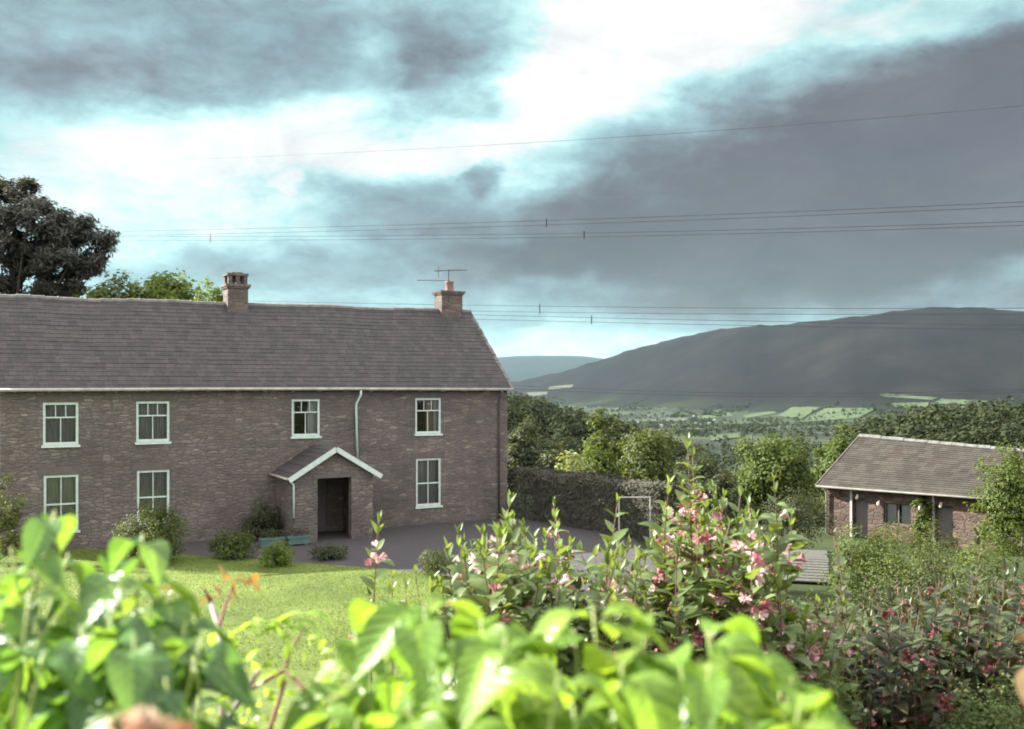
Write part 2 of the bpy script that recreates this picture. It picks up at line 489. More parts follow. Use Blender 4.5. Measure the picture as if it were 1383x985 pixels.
# ------------------------------------------------------------------ lawn, drive
edge_px = [(-60, 731), (0, 735), (90, 740), (170, 744), (330, 754), (490, 766), (590, 776), (668, 792)]
edge = [at(px, py, 5.24*F/(py-HY)) for px, py in edge_px]
edge = [(-24, 35.5, 0)] + [tuple(e) for e in edge]
near = [(-22, 12.0), (-16, 12.0), (-13.5, 12.0), (-11, 12), (-9, 12), (-6.4, 12), (-3.6, 12), (-1.5, 12.5), (.6, 13.5)]
ex = np.array([e[0] for e in edge]); ey = np.array([e[1] for e in edge])
nx = np.array([e[0] for e in near]); ny = np.array([e[1] for e in near])
s0 = np.linspace(0, 1, len(edge))
S = np.linspace(0, 1, 80)
ex, ey, nx, ny = [np.interp(S, s0, q) for q in (ex, ey, nx, ny)]


def lawn_pt(s, t):
    x = np.interp(s, S, ex)*(1-t) + np.interp(s, S, nx)*t
    y = np.interp(s, S, ey)*(1-t) + np.interp(s, S, ny)*t
    return x, y


T = np.linspace(0, 1, 40)
SS, TT = np.meshgrid(S, T)
X, Y = lawn_pt(SS, TT)
Z = terrain(X, Y) + .06
V = np.stack([X, Y, Z], -1).reshape(-1, 3)
ns = len(S)
faces = [(i*ns+j, i*ns+j+1, (i+1)*ns+j+1, (i+1)*ns+j)[::-1] for i in range(len(T)-1) for j in range(ns-1)]
base = len(V)
V = np.concatenate([V, V[:ns] - [0, 0, .12]])
faces += [(j, j+1, base+j+1, base+j) for j in range(ns-1)]
m, nt, out = new_mat('mown_grass')
v = coords(nt, 'Object')
n1 = noise(nt, v, .45, 4); n2 = noise(nt, v, 9, 6, .75)
c1 = ramp(nt, n1.outputs[0], [(.34, (.062, .092, .022)), (.66, (.12, .16, .038))])
c2 = ramp(nt, n2.outputs[0], [(.3, (.6, .62, .6)), (.7, (1.3, 1.28, 1.2))])
p = N(nt, 'ShaderNodeBsdfPrincipled'); p.inputs['Roughness'].default_value = .9; p.inputs['Specular IOR Level'].default_value = .15
L(nt, mixc(nt, 1.0, c1.outputs[0], c2.outputs[0], 'MULTIPLY'), p.inputs['Base Color'])
L(nt, bump(nt, n2.outputs[0], 1.0, .04), p.inputs['Normal']); L(nt, p.outputs[0], out.inputs[0])
M['lawn'] = m
tag(mesh_obj('lawn', V, faces, M['lawn'], smooth=False), kind='structure')

dx, dy = np.meshgrid(np.linspace(-24, 4.3, 40), np.linspace(24, 42.5, 30))
keep = terrain(dx, dy) + .02
V = np.stack([dx, dy, keep], -1).reshape(-1, 3)
tag(mesh_obj('driveway', V, [(i*40+j, i*40+j+1, (i+1)*40+j+1, (i+1)*40+j) for i in range(29) for j in range(39)], M['drive']), kind='structure')


# ------------------------------------------------------------------ scatter of small shapes
def scatter(tv, tf, P, A, Nn, Ls, Ws=None):
    """place template (x along, y across, z normal) at P with axis A and normal Nn"""
    P, A, Nn = [np.asarray(q, float) for q in (P, A, Nn)]
    A = A/(np.linalg.norm(A, axis=1)[:, None]+1e-9)
    Sd = np.cross(Nn, A); ln = np.linalg.norm(Sd, axis=1)
    bad = ln < 1e-3
    if bad.any(): Sd[bad] = np.cross(A[bad], [1, .3, .1])
    Sd /= np.linalg.norm(Sd, axis=1)[:, None]
    N2 = np.cross(A, Sd)
    Ls = np.broadcast_to(Ls, (len(P),)); Ws = Ls if Ws is None else np.broadcast_to(Ws, (len(P),))
    V = (P[:, None] + A[:, None]*(tv[None, :, 0:1]*Ls[:, None, None])
         + Sd[:, None]*(tv[None, :, 1:2]*Ws[:, None, None]) + N2[:, None]*(tv[None, :, 2:3]*Ls[:, None, None]))
    m = len(tv)
    Fc = (np.asarray(tf)[None] + (np.arange(len(P))*m)[:, None, None]).reshape(-1, np.asarray(tf).shape[1])
    return V.reshape(-1, 3), Fc


class Cloud:
    def __init__(s): s.V, s.F, s.n, s.U = [], [], 0, []
    def add(s, V, Fc, uv=None):
        if len(V) == 0: return
        s.U.append(np.tile(uv, (len(V)//len(uv), 1)) if uv is not None else np.zeros((len(V), 2)))
        s.V.append(V); s.F.append(Fc + s.n); s.n += len(V)
    def build(s, name, mat, parent=None, smooth=True):
        o = mesh_obj(name, np.concatenate(s.V), np.concatenate(s.F), mat, parent, smooth=smooth)
        if len(o.data.vertices) == s.n:
            at_ = o.data.attributes.new('leaf_uv', 'FLOAT2', 'POINT')
            at_.data.foreach_set('vector', np.concatenate(s.U).astype(np.float32).ravel())
        return o


LEAF_UV = {}; KEEP = []


def leaf_template(nu, nv, width, droop, fold, pet=.0, power=.75, twist=0.0, ex=.8, knee=None):
    """curved leaf blade of unit length"""
    us = np.linspace(0, 1, nu)
    vs = np.linspace(-1, 1, nv)
    th = droop*us if knee is None else droop*np.clip(us/knee, 0, 1)**1.0 + .25*us
    dx = np.cos(th); dz = -np.sin(th)
    x = np.concatenate([[0], np.cumsum((dx[1:]+dx[:-1])/2*np.diff(us))])
    z = np.concatenate([[0], np.cumsum((dz[1:]+dz[:-1])/2*np.diff(us))])
    V = []
    for i, u in enumerate(us):
        q = max(0, (u-pet)/(1-pet))
        w = width*.5*max(0.0, math.sin(math.pi*q**power))**ex if q > 0 else 0
        w = max(w, .006)
        if i == nu-1: w = .003
        for vv in vs:
            h = fold*abs(vv)*w*1.0
            tw = twist*u
            V.append((x[i] + math.sin(th[i])*h, vv*w*math.cos(tw), z[i] + math.cos(th[i])*h + vv*w*math.sin(tw)))
    Fc = [(i*nv+j, (i+1)*nv+j, (i+1)*nv+j+1, i*nv+j+1) for i in range(nu-1) for j in range(nv-1)]
    V = np.array(V); LEAF_UV[id(V)] = np.array([(u, vv) for u in us for vv in vs]); KEEP.append(V)
    return V, np.array(Fc)


def unit(n):
    v = rng.normal(size=(n, 3)); return v/np.linalg.norm(v, axis=1)[:, None]


CARD = leaf_template(3, 3, .7, .5, .5)
NEEDLE = leaf_template(3, 2, .3, .4, 0)
FAR = leaf_template(3, 2, .8, .6, .4)
UP = np.array([0, 0, 1.0])


# grass blades
def make_grass(n=70000):
    s = rng.random(n); t = rng.random(n)**1.0*.62
    x, y = lawn_pt(s, t)
    P = np.stack([x, y, terrain(x, y)+.055], -1)
    A = unit(n)*.55 + UP
    tv = np.array([(0, -.5, 0), (0, .5, 0), (1, 0, .25)])
    V, Fc = scatter(tv, np.array([(0, 1, 2)]), P, A, unit(n), rng.uniform(.035, .075, n), rng.uniform(.012, .022, n))
    mt = leaf_mat('grass_blade', [(.09, .135, .03), (.115, .165, .04), (.14, .18, .05)], .35, (1.3, 1.2, .6), .6, .2)
    o = mesh_obj('grass', V, Fc, mt)
    tag(o, 'short bright green mown grass covering the lawn', 'grass', kind='stuff')


make_grass()


# ------------------------------------------------------------------ trees
def clumps_tree(name, label, base, crown_c, crown_r, mat, n_clump=70, per=80, card=.22, clump_r=.8, trunk_r=.2,
                cat='tree', group=None, needle=False, flat=1.0, shape=None, lopsided=.25, centres=None, droop_bias=.0):
    """tapered trunk with limbs into leaf clumps spread through the crown"""
    base = np.array(base, float); cc = np.array(crown_c, float); cr = np.array(crown_r, float)
    e = empty(name, base, label=label, cat=cat, group=group)
    if centres is None:
        u = unit(n_clump); rad = rng.random(n_clump)**.42
        centres = cc + u*cr*rad[:, None]*(1 + lopsided*np.sin(u[:, :1]*4 + base[0]) * np.cos(u[:, 2:3]*5 + base[1]))
        centres[:, 2] = np.maximum(centres[:, 2], cc[2] - cr[2]*.92)
    nC = len(centres)
    sizes = rng.uniform(.55, 1.25, nC)*clump_r
    cnt = (per*sizes**1.5/clump_r**1.5).astype(int)+4
    idx = np.repeat(np.arange(nC), cnt)
    n = len(idx)
    uu = unit(n)*(rng.random(n)**.45)[:, None]
    P = centres[idx] + uu*sizes[idx, None]*np.array([1, 1, flat])
    out = P - cc; out /= np.linalg.norm(out, axis=1)[:, None]+1e-6
    Nn = out*.7 + UP*.5 + unit(n)*.6
    A = np.cross(Nn, unit(n)) + np.array([0, 0, -droop_bias])
    tpl = NEEDLE if needle else CARD
    V, Fc = scatter(tpl[0], tpl[1], P, A, Nn, rng.uniform(.6, 1.35, n)*card)
    ob = mesh_obj('crown', V - base, Fc, mat, e, smooth=True)
    mb = MB()
    top = cc + np.array([0, 0, cr[2]*.3])
    mid = (base*.5 + top*.5) + np.array([rng.normal()*.2, rng.normal()*.2, 0])
    ts = np.linspace(0, 1, 9)[:, None]
    tr = (1-ts)**2*(base + [0, 0, -.3]) + 2*ts*(1-ts)*mid + ts**2*top
    mb.tube(tr - base, np.linspace(trunk_r, trunk_r*.22, 9), 8)
    for k in rng.choice(nC, min(nC, 22), replace=False):
        c = centres[k]
        zt = base[2] + (c[2]-base[2])*rng.uniform(.35, .75)
        f = np.clip((zt - base[2])/(top[2]-base[2]+1e-6), .1, .9)
        st = (1-f)**2*base + 2*f*(1-f)*mid + f**2*top
        ctrl = st*.5 + c*.5 + np.array([0, 0, .12*np.linalg.norm(c-st)])
        q = np.linspace(0, 1, 6)[:, None]
        br = (1-q)**2*st + 2*q*(1-q)*ctrl + q**2*c
        mb.tube(br - base, np.linspace(trunk_r*.4*(1-f*.5), trunk_r*.06, 6), 5)
    mb.build('trunk', M['bark'], e, smooth=True)
    return e


M['leaf_bright'] = leaf_mat('spring_leaf', [(.07, .11, .018), (.10, .15, .025), (.13, .17, .035)], .4)
M['leaf_mid'] = leaf_mat('mid_leaf', [(.045, .07, .016), (.07, .10, .022), (.09, .115, .03)], .35)
M['leaf_olive'] = leaf_mat('olive_leaf', [(.048, .066, .018), (.068, .088, .025), (.09, .106, .033)], .35)
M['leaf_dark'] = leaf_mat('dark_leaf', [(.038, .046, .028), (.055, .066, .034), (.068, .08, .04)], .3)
M['needle'] = leaf_mat('pine_needle', [(.034, .037, .034), (.046, .048, .043), (.056, .058, .048)], .2)
M['yew'] = leaf_mat('hedge_leaf', [(.068, .07, .058), (.085, .086, .068), (.095, .094, .072)], .25, (1, 1, .9), .9, .05)
M['pale_leaf'] = leaf_mat('pale_leaf', [(.14, .18, .07), (.20, .24, .11), (.26, .28, .16)], .35)
M['wood_leaf'] = leaf_mat('distant_wood_leaf', [(.022, .028, .018), (.032, .040, .022), (.044, .052, .026)], .2, None, .95, .03)

# pine behind the house, hand placed cushions
pb = at(8, 640, 58); pb[2] = tz(pb[0], pb[1])
pc = []
pine_px = [(-60, 300, 34), (-30, 265, 30), (5, 258, 22), (38, 252, 12), (60, 275, 16), (30, 285, 30), (-5, 295, 30), (75, 300, 22), (55, 318, 30), (100, 308, 16), (118, 300, 9), (20, 330, 34), (-25, 335, 34),
           (90, 325, 20), (112, 320, 10), (130, 322, 10), (146, 322, 7), (140, 332, 7), (85, 345, 24), (60, 350, 22), (115, 352, 14), (132, 352, 9), (138, 346, 5), (112, 365, 14), (125, 362, 7), (95, 372, 14), (60, 372, 12), (30, 365, 12), (10, 385, 14), (-20, 380, 24), (75, 392, 14),
           (50, 395, 12), (-50, 350, 36), (40, 340, 16), (15, 350, 14), (104, 385, 10), (92, 398, 12), (22, 400, 8), (-70, 390, 30)]
for (qx, qy, qr) in pine_px:
    for k in range(max(2, int(qr/3))):
        a = random.random()*6.28; rr_ = math.sqrt(random.random())*qr*.72
        pc.append(at(qx + rr_*math.cos(a), qy + rr_*.7*math.sin(a), 58 + random.uniform(-1, 1)*min(2.8, qr*.09)))
clumps_tree('pine_tree', 'tall dark pine with an uneven layered crown rising behind the left end of the roof', pb, at(20, 330, 58), (4, 3, 3.4), M['needle'],
            per=230, card=.34, clump_r=.62, trunk_r=.38, needle=True, flat=.8, centres=np.array(pc))


def px_tree(name, label, px, top, bottom, wpx, depth, mat, base_py=None, **kw):
    c = at(px, (top+bottom)/2, depth)
    rx = wpx/2/F*depth; rz = (bottom-top)/2/F*depth
    b = np.array([c[0], c[1], tz(c[0], c[1])])
    cl = kw.pop('clump', .24)
    return clumps_tree(name, label, b, c, (rx*.86, rx*.86, rz*.86), mat, clump_r=kw.pop('cr', rx*cl+.12), **kw)


px_tree('broadleaf_tree', 'bright yellow green round tree behind the roof beside the left chimney', 228, 360, 480, 130, 57, M['leaf_bright'], n_clump=110, per=70, card=.26, trunk_r=.25)
px_tree('broadleaf_tree', 'low light green tree just showing above the ridge at the pine foot', 150, 372, 470, 110, 56, M['leaf_mid'], n_clump=70, per=70, card=.24, trunk_r=.2)
px_tree('broadleaf_tree', 'small leafy tree tucked against the left side of the left chimney', 288, 378, 470, 60, 52, M['leaf_bright'], n_clump=40, per=60, card=.2, trunk_r=.15)

px_tree('broadleaf_tree', 'slender pale tree with a loose open top beyond the hedge', 818, 545, 665, 66, 60, M['leaf_olive'], n_clump=46, per=55, card=.26, trunk_r=.16)
px_tree('broadleaf_tree', 'broad olive green bushy tree behind the right end of the hedge', 872, 570, 690, 96, 57, M['leaf_olive'], n_clump=90, per=75, card=.22, trunk_r=.2)
px_tree('broadleaf_tree', 'sunlit light green tree between the flowering shrub and the olive tree', 800, 600, 690, 90, 50, M['leaf_mid'], n_clump=70, per=75, card=.2, trunk_r=.16)
px_tree('broadleaf_tree', 'large rounded tree with sunlit left side standing left of the outbuilding', 1043, 570, 720, 116, 55, M['leaf_mid'], n_clump=150, per=80, card=.22, trunk_r=.25)
px_tree('broadleaf_tree', 'smaller round tree immediately beyond the outbuilding verge', 1132, 572, 700, 74, 58, M['leaf_mid'], n_clump=80, per=75, card=.22, trunk_r=.18)
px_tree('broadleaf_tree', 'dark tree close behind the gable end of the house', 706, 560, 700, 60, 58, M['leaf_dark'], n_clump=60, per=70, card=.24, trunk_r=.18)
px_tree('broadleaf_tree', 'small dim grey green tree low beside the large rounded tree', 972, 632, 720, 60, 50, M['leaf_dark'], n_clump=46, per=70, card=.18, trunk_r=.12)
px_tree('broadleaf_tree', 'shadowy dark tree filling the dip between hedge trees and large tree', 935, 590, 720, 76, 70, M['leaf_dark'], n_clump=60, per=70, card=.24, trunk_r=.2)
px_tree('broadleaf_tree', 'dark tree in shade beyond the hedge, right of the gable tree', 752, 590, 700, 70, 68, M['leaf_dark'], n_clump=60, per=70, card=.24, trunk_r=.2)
px_tree('flowering_shrub', 'pale leafy shrub with whitish tips behind the dark hedge', 775, 612, 680, 70, 45, M['pale_leaf'], n_clump=34, per=40, card=.2, trunk_r=.06, cat='shrub')
px_tree('tall_shrub', 'tall loose green shrub growing against the right part of the outbuilding', 1362, 590, 770, 96, 33, M['leaf_mid'], n_clump=120, per=70, card=.12, trunk_r=.07, cat='shrub')
px_tree('tall_shrub', 'spindly shrub reaching over the outbuilding ridge at the right edge', 1380, 575, 720, 44, 36, M['leaf_olive'], n_clump=36, per=50, card=.12, trunk_r=.06, cat='shrub')

# ------------------------------------------------------------------ garden shrubs near the house and the sunlit hedge
def ground_shrub(name, label, px, top, wpx, depth, mat, card=.07, n=60, per=70, group=None, hscale=1.0, cr=None, cat='shrub', dz=None):
    c0 = at(px, top, depth); g = tz(c0[0], c0[1])
    h = c0[2]-g; rx = wpx/2/F*depth
    c = np.array([c0[0], c0[1], g + h*.48])
    return clumps_tree(name, label, (c0[0], c0[1], g), c, (rx*.88, min(rx, 1.4)*.85, h*.46), mat, n_clump=n, per=per, card=card,
                       clump_r=cr or .16*rx+.10, trunk_r=.04, cat=cat, group=group, lopsided=.1)


ground_shrub('round_shrub', 'clipped round shrub with a sunlit rim below the second window from left', 205, 678, 112, 30.0, M['leaf_olive'], .075, 110, 80, hscale=1)
ground_shrub('low_shrub', 'low spiky shrub with yellow green tips right of the round shrub', 312, 716, 78, 30.8, M['leaf_mid'], .08, 40, 60)
ground_shrub('low_shrub', 'low pale green shrub at the lawn edge left of the porch', 374, 728, 56, 29.6, M['leaf_bright'], .07, 34, 60)
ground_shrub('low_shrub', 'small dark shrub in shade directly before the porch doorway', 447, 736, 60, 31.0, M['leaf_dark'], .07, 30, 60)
ground_shrub('low_shrub', 'small rusty brown shrub at the lawn edge right of the doorway', 590, 742, 56, 27.8, M['leaf_olive'], .06, 30, 60)
ground_shrub('low_shrub', 'dim leafy bush against the house wall left of the porch', 352, 680, 70, 35.0, M['leaf_dark'], .09, 40, 60)
ground_shrub('low_shrub', 'loose leafy bush at the left corner of the house', 6, 640, 60, 30.0, M['leaf_olive'], .09, 44, 60)
ground_shrub('garden_bush', 'green bush in front of the outbuilding doors, left one', 1180, 699, 150, 24, M['leaf_mid'], .07, 90, 80, group='bushes before the outbuilding')
ground_shrub('garden_bush', 'yellowish green bush below the outbuilding window', 1255, 702, 140, 22.5, M['leaf_olive'], .065, 90, 80, group='bushes before the outbuilding')
ground_shrub('garden_bush', 'dark green bush at the right below the tall loose shrub', 1345, 706, 150, 21, M['leaf_mid'], .06, 90, 80, group='bushes before the outbuilding')
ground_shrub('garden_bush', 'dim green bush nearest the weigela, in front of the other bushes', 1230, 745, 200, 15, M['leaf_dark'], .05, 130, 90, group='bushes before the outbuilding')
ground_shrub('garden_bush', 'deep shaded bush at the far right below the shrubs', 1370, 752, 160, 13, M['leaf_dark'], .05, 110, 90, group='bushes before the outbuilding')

ground_shrub('garden_bush', 'dark shaded bush behind the plank walkway', 1072, 662, 120, 37, M['leaf_dark'], .08, 90, 70)
ground_shrub('garden_bush', 'dark leafy bush between the flowering shrubs, nearer than the plank walkway', 1095, 800, 190, 9, M['leaf_dark'], .05, 110, 90)
ground_shrub('garden_bush', 'dark bush on the right of the plank walkway', 1150, 735, 70, 27, M['leaf_dark'], .07, 50, 70)
ground_shrub('garden_bush', 'dark bush on the left of the plank walkway', 1020, 715, 90, 26, M['leaf_dark'], .07, 60, 70)
# clipped dark hedge beside the house
hp0, hp1 = np.array([.35, 41.9]), np.array([5.6, 34.6])
hd = hp1-hp0; hl = np.linalg.norm(hd); hd = hd/hl
hn = np.array([hd[1], -hd[0]])
e = empty('hedge', (hp0[0], hp0[1], tz(*hp0)), label='long clipped dark hedge running from the house corner towards the flowering shrubs', cat='hedge')
n = 26000
s_ = rng.random(n)*hl
sec = rng.random(n)*(1.9*2+1.3)           # round the section: front, top, back
wv = .65*(1 + .06*np.sin(s_*3.1)); ht = 1.92 + .05*np.sin(s_*1.7) + .03*np.sin(s_*6.1)
yo = np.where(sec < 1.9, wv, np.where(sec < 3.2, wv - (sec-1.9)/1.3*2*wv, -wv)) + rng.normal(size=n)*.04
zo = np.where(sec < 1.9, sec/1.9*ht, np.where(sec < 3.2, ht, (5.1-sec)/1.9*ht)) + rng.normal(size=n)*.045
xy = hp0 + hd*s_[:, None] + hn*yo[:, None]
P = np.stack([xy[:, 0], xy[:, 1], terrain(xy[:, 0], xy[:, 1]) + np.abs(zo)], -1)
outn = np.stack([hn[0]*np.sign(yo), hn[1]*np.sign(yo), (zo > 1.7)*1.5], -1) + unit(n)*.7
V, Fc = scatter(CARD[0], CARD[1], P, np.cross(outn, unit(n)), outn, rng.uniform(.06, .13, n))
mesh_obj('foliage', V - np.array(e.location), Fc, M['yew'], e, smooth=True)
for k in range(9):
    mb = MB(); q = hp0 + hd*(.3+k*(hl-.6)/8); g = tz(*q)
    p0 = np.array([q[0], q[1], g-.1]); mb.tube(np.array([p0, p0+[.03, 0, .8], p0+[0, .04, 1.6]]) - np.array(e.location), [.05, .04, .02], 6)
    mb.build('stem', M['bark'], e)

# ------------------------------------------------------------------ farmhouse
HR = R(30)
HX = np.array([math.cos(HR), math.sin(HR)]); HYv = np.array([-math.sin(HR), math.cos(HR)])
HO = np.array([-16.17, 31.55]); HZ = -5.3
HLEN, HDEP, EAVE, RIDGE = 18.45, 7.0, 5.28, 8.62


def on_house(px, py, yo=0.0, O=HO, Xd=HX, Yd=HYv, Z0=HZ):
    """local (s, height) of a photo position on the plane at local y = yo"""
    k = (px - CX)/F
    b = O + yo*Yd
    s = (k*b[1] - b[0])/(Xd[0] - k*Xd[1])
    Y = b[1] + s*Xd[1]
    return s, -(py - HY)/F*Y - Z0


house = empty('farmhouse', (HO[0], HO[1], HZ), HR, 'long two storey stone farmhouse with slate roof, white sash windows and gabled porch', 'house')


def wall_holes(mb, x0, x1, z0, z1, y, holes, dep):
    xs = sorted({x0, x1, *[h[0] for h in holes], *[h[1] for h in holes]})
    zs = sorted({z0, z1, *[h[2] for h in holes], *[h[3] for h in holes]})
    for a, b in zip(xs, xs[1:]):
        for c, d in zip(zs, zs[1:]):
            mx, mz = (a+b)/2, (c+d)/2
            if any(h[0] < mx < h[1] and h[2] < mz < h[3] for h in holes): continue
            mb.add([(a, y, c), (b, y, c), (b, y, d), (a, y, d)], [(0, 1, 2, 3)])
    for (a, b, c, d) in holes:
        mb.add([(a, y, c), (b, y, c), (b, y, d), (a, y, d), (a, y+dep, c), (b, y+dep, c), (b, y+dep, d), (a, y+dep, d)],
               [(0, 4, 5, 1), (1, 5, 6, 2), (2, 6, 7, 3), (3, 7, 4, 0)])


wins = []
for (x0, x1, y0, y1, kind, cur) in [(58, 106, 545, 602, 'u', None), (184, 229, 543, 597, 'u', None), (394, 432, 539, 588, 'u', 'net'), (561, 595.5, 537, 585, 'u', 'curtain'),
                                    (59, 106, 644, 716, 'l', None), (185, 229, 636, 704, 'l', None), (562, 595.5, 619, 682.5, 'l', None)]:
    sa, za = on_house(x0, y0); sb, zb = on_house(x1, y1)
    wins.append([sa, sb, zb, za, kind, cur])
zu1 = np.mean([w[3] for w in wins[:4]]); zu0 = np.mean([w[2] for w in wins[:4]])
zl1 = np.mean([w[3] for w in wins[4:]]); zl0 = min(w[2] for w in wins[4:])
for w in wins:
    if w[4] == 'u': w[3] = w[3]*.6+zu1*.4; w[2] = w[2]*.6+zu0*.4
    else: w[3] = w[3]*.6+zl1*.4
pc_s = on_house(452, 600, -2.2)[0]
mb = MB()
holes = [(w[0], w[1], w[2], w[3]) for w in wins] + [(pc_s-.5, pc_s+.5, .02, 2.05)]
wall_holes(mb, 0, HLEN, -.3, EAVE+.02, 0, holes, .14)
hh = HDEP/2
mb.add([(HLEN, 0, -.3), (HLEN, HDEP, -.3), (HLEN, HDEP, EAVE+.02), (HLEN, hh, RIDGE-.06), (HLEN, 0, EAVE+.02)], [(0, 1, 2, 3, 4)])
mb.add([(0, 0, -.3), (0, HDEP, -.3), (0, HDEP, EAVE+.02), (0, hh, RIDGE-.06), (0, 0, EAVE+.02)], [(4, 3, 2, 1, 0)])
mb.add([(0, HDEP, -.3), (HLEN, HDEP, -.3), (HLEN, HDEP, EAVE), (0, HDEP, EAVE)], [(3, 2, 1, 0)])
mb.build('wall', M['wall'], house)

# quoin stones at the right corner are part of the rubble; roof in stepped courses
def roof_slope(mb, x0, x1, ye, ze, yr, zr, n, step=.022, sag=None):
    """lapped courses from eave (ye,ze) to ridge (yr,zr)"""
    d = np.array([yr-ye, zr-ze]); ln = np.linalg.norm(d); d /= ln
    nrm = np.array([-d[1], d[0]]) if yr > ye else np.array([d[1], -d[0]])
    for i in range(n):
        a, b = i/n, (i+1)/n + .25/n
        b = min(b, 1.0)
        wig0, wig1 = random.uniform(-.006, .006), random.uniform(-.006, .006)
        pa = np.array([ye, ze]) + d*ln*a + nrm*(step+.004); pb_ = np.array([ye, ze]) + d*ln*b + nrm*.004
        qa = np.array([ye, ze]) + d*ln*a - nrm*.05; qb = np.array([ye, ze]) + d*ln*b - nrm*.05
        sg = (lambda x, y: 0) if sag is None else sag
        V = []
        for (q, x, wg) in ((pa, x0, wig0), (pa, x1, wig1), (pb_, x1, 0), (pb_, x0, 0), (qa, x0, 0), (qa, x1, 0), (qb, x1, 0), (qb, x0, 0)):
            V.append((x, q[0], q[1] + wg + sg(x, q[0])))
        f = [(0, 1, 2, 3), (0, 4, 5, 1), (1, 5, 6, 2), (0, 3, 7, 4), (4, 7, 6, 5)]
        if yr < ye: f = [t[::-1] for t in f]
        mb.add(V, f)


mb = MB()
hsag = lambda x, y: (-.04*math.sin(x*.55)**2 + .015*math.sin(x*1.7) - .20*(1 - x/HLEN) + .05)*min(1, max(0, (y if y < hh else HDEP-y)/hh))
rs = np.linspace(-.25, HLEN+.12, 13)
for a, b in zip(rs, rs[1:]):
    roof_slope(mb, a, b, -.26, EAVE-.02, hh, RIDGE+.03, 22, .013, hsag)
    roof_slope(mb, a, b, HDEP+.26, EAVE-.02, hh, RIDGE+.03, 22, .013, hsag)
roof = mb.build('roof', M['slate'], house)
mb = MB()
k = 0; x = -.25
while x < HLEN+.1:
    x2 = min(x+.46, HLEN+.12)
    rz_ = RIDGE + hsag(x, hh) + random.uniform(-.012, .012)
    mb.tube([(x, hh, rz_), (x2-.05, hh, rz_), (x2-.045, hh, rz_), (x2, hh, rz_)], [.115, .115, .135 if k % 2 == 0 else .12, .135 if k % 2 == 0 else .12], 8)
    x = x2; k += 1
mb.build('ridge_tiles', M['ridge'], roof)
# mortar verge along the right gable
mb = MB()
for i in range(26):
    a, b = i/26, (i+1)/26
    p0 = (HLEN+.10+random.uniform(-.02, .03), -.24+(hh+.24)*a, EAVE-.02+(RIDGE-EAVE)*a+random.uniform(-.01, .03))
    p1 = (HLEN+.10+random.uniform(-.02, .03), -.24+(hh+.24)*b, EAVE-.02+(RIDGE-EAVE)*b+random.uniform(-.01, .03))
    mb.obox(p0, p1, .16, .11)
mb.build('verge', M['ridge'], roof)


def make_window(w, i):
    s0_, s1_, z0_, z1_, kind, cur = w
    W, H = s1_-s0_, z1_-z0_
    fr = MB(); y0, y1 = .05, .11
    t = .075
    fr.box(s0_, s0_+t, y0-.03, y1, z0_, z1_); fr.box(s1_-t, s1_, y0-.03, y1, z0_, z1_)
    fr.box(s0_+t, s1_-t, y0-.03, y1, z1_-t, z1_); fr.box(s0_+t, s1_-t, y0-.03, y1, z0_, z0_+t*1.25)
    wn = fr.build('window', M['white'], house)
    b = MB(); g = .028
    xm = (s0_+s1_)/2
    zi0, zi1 = z0_+t*1.25, z1_-t
    if kind == 'u':
        zt = zi0 + (zi1-zi0)*.66
        b.box(s0_+t, s1_-t, y0, y1-.01, zt-.022, zt+.022)
        b.box(xm-g/2, xm+g/2, y0, y1-.01, zi0, zt-.022)
        for q in (1/3, 2/3):
            xx = s0_+t + (W-2*t)*q
            b.box(xx-g/2, xx+g/2, y0, y1-.01, zt+.022, zi1)
    else:
        zt = zi0 + (zi1-zi0)*.47
        b.box(s0_+t, s1_-t, y0, y1-.01, zt-.026, zt+.026)
        b.box(xm-g/2, xm+g/2, y0, y1-.01, zi0, zt-.026); b.box(xm-g/2, xm+g/2, y0, y1-.01, zt+.026, zi1)
    b.build('glazing_bars', M['white'], wn)
    MB().add([(s0_+t, y0+.03, zi0), (s1_-t, y0+.03, zi0), (s1_-t, y0+.03, zi1), (s0_+t, y0+.03, zi1)], [(0, 1, 2, 3)]).build('pane', M['glass'], wn)
    MB().box(s0_-.05, s1_+.05, -.07, .045, z0_-.075, z0_-.002).build('sill', M['white'], wn)
    # lintel stone, a shade proud of the wall
    MB().box(s0_-.18, s1_+.18, -.012, .05, z1_+.003, z1_+.26).build('lintel', M['lintel'], wn)
    def drape(x0, x1, mat, yb=.30):
        nx_ = 24; xs = np.linspace(x0, x1, nx_)
        V = [(x_, yb + .025*math.sin(j*1.9), zz) for zz in (zi0-.02, zi1+.05) for j, x_ in enumerate(xs)]
        mesh_obj('curtain', V, [(j, j+1, nx_+j+1, nx_+j) for j in range(nx_-1)], mat, wn, smooth=True)
    if cur == 'net': drape(s1_-t-.30, s1_-.02, M['net']); drape(s0_+.02, s0_+t+.13, M['net'])
    elif cur == 'curtain': drape(xm+.02, s1_-.02, M['curtain']); drape(s1_-t-.13, s1_-.01, M['net'], .25)
    else: drape(s0_+.01, s1_-.01, M['pane_backing'], .24)  # no real curtain: grey sheet added behind the glass to lighten dark panes
    return wn


for i, w in enumerate(wins): make_window(w, i)
# small ornament standing on the sill of the window above the porch
w = wins[2]
mb = MB(); xx = w[1]-.38
mb.tube([(xx, .2, w[2]+.06), (xx, .2, w[2]+.10), (xx, .2, w[2]+.18), (xx, .2, w[2]+.24)], [.05, .07, .05, .02], 8)
o = mb.build('ornament', M['white'], None, True); o.matrix_world = Matrix.Translation((HO[0], HO[1], HZ)) @ Matrix.Rotation(HR, 4, 'Z')
tag(o, 'small white ornament inside the upstairs window above the porch', 'ornament')

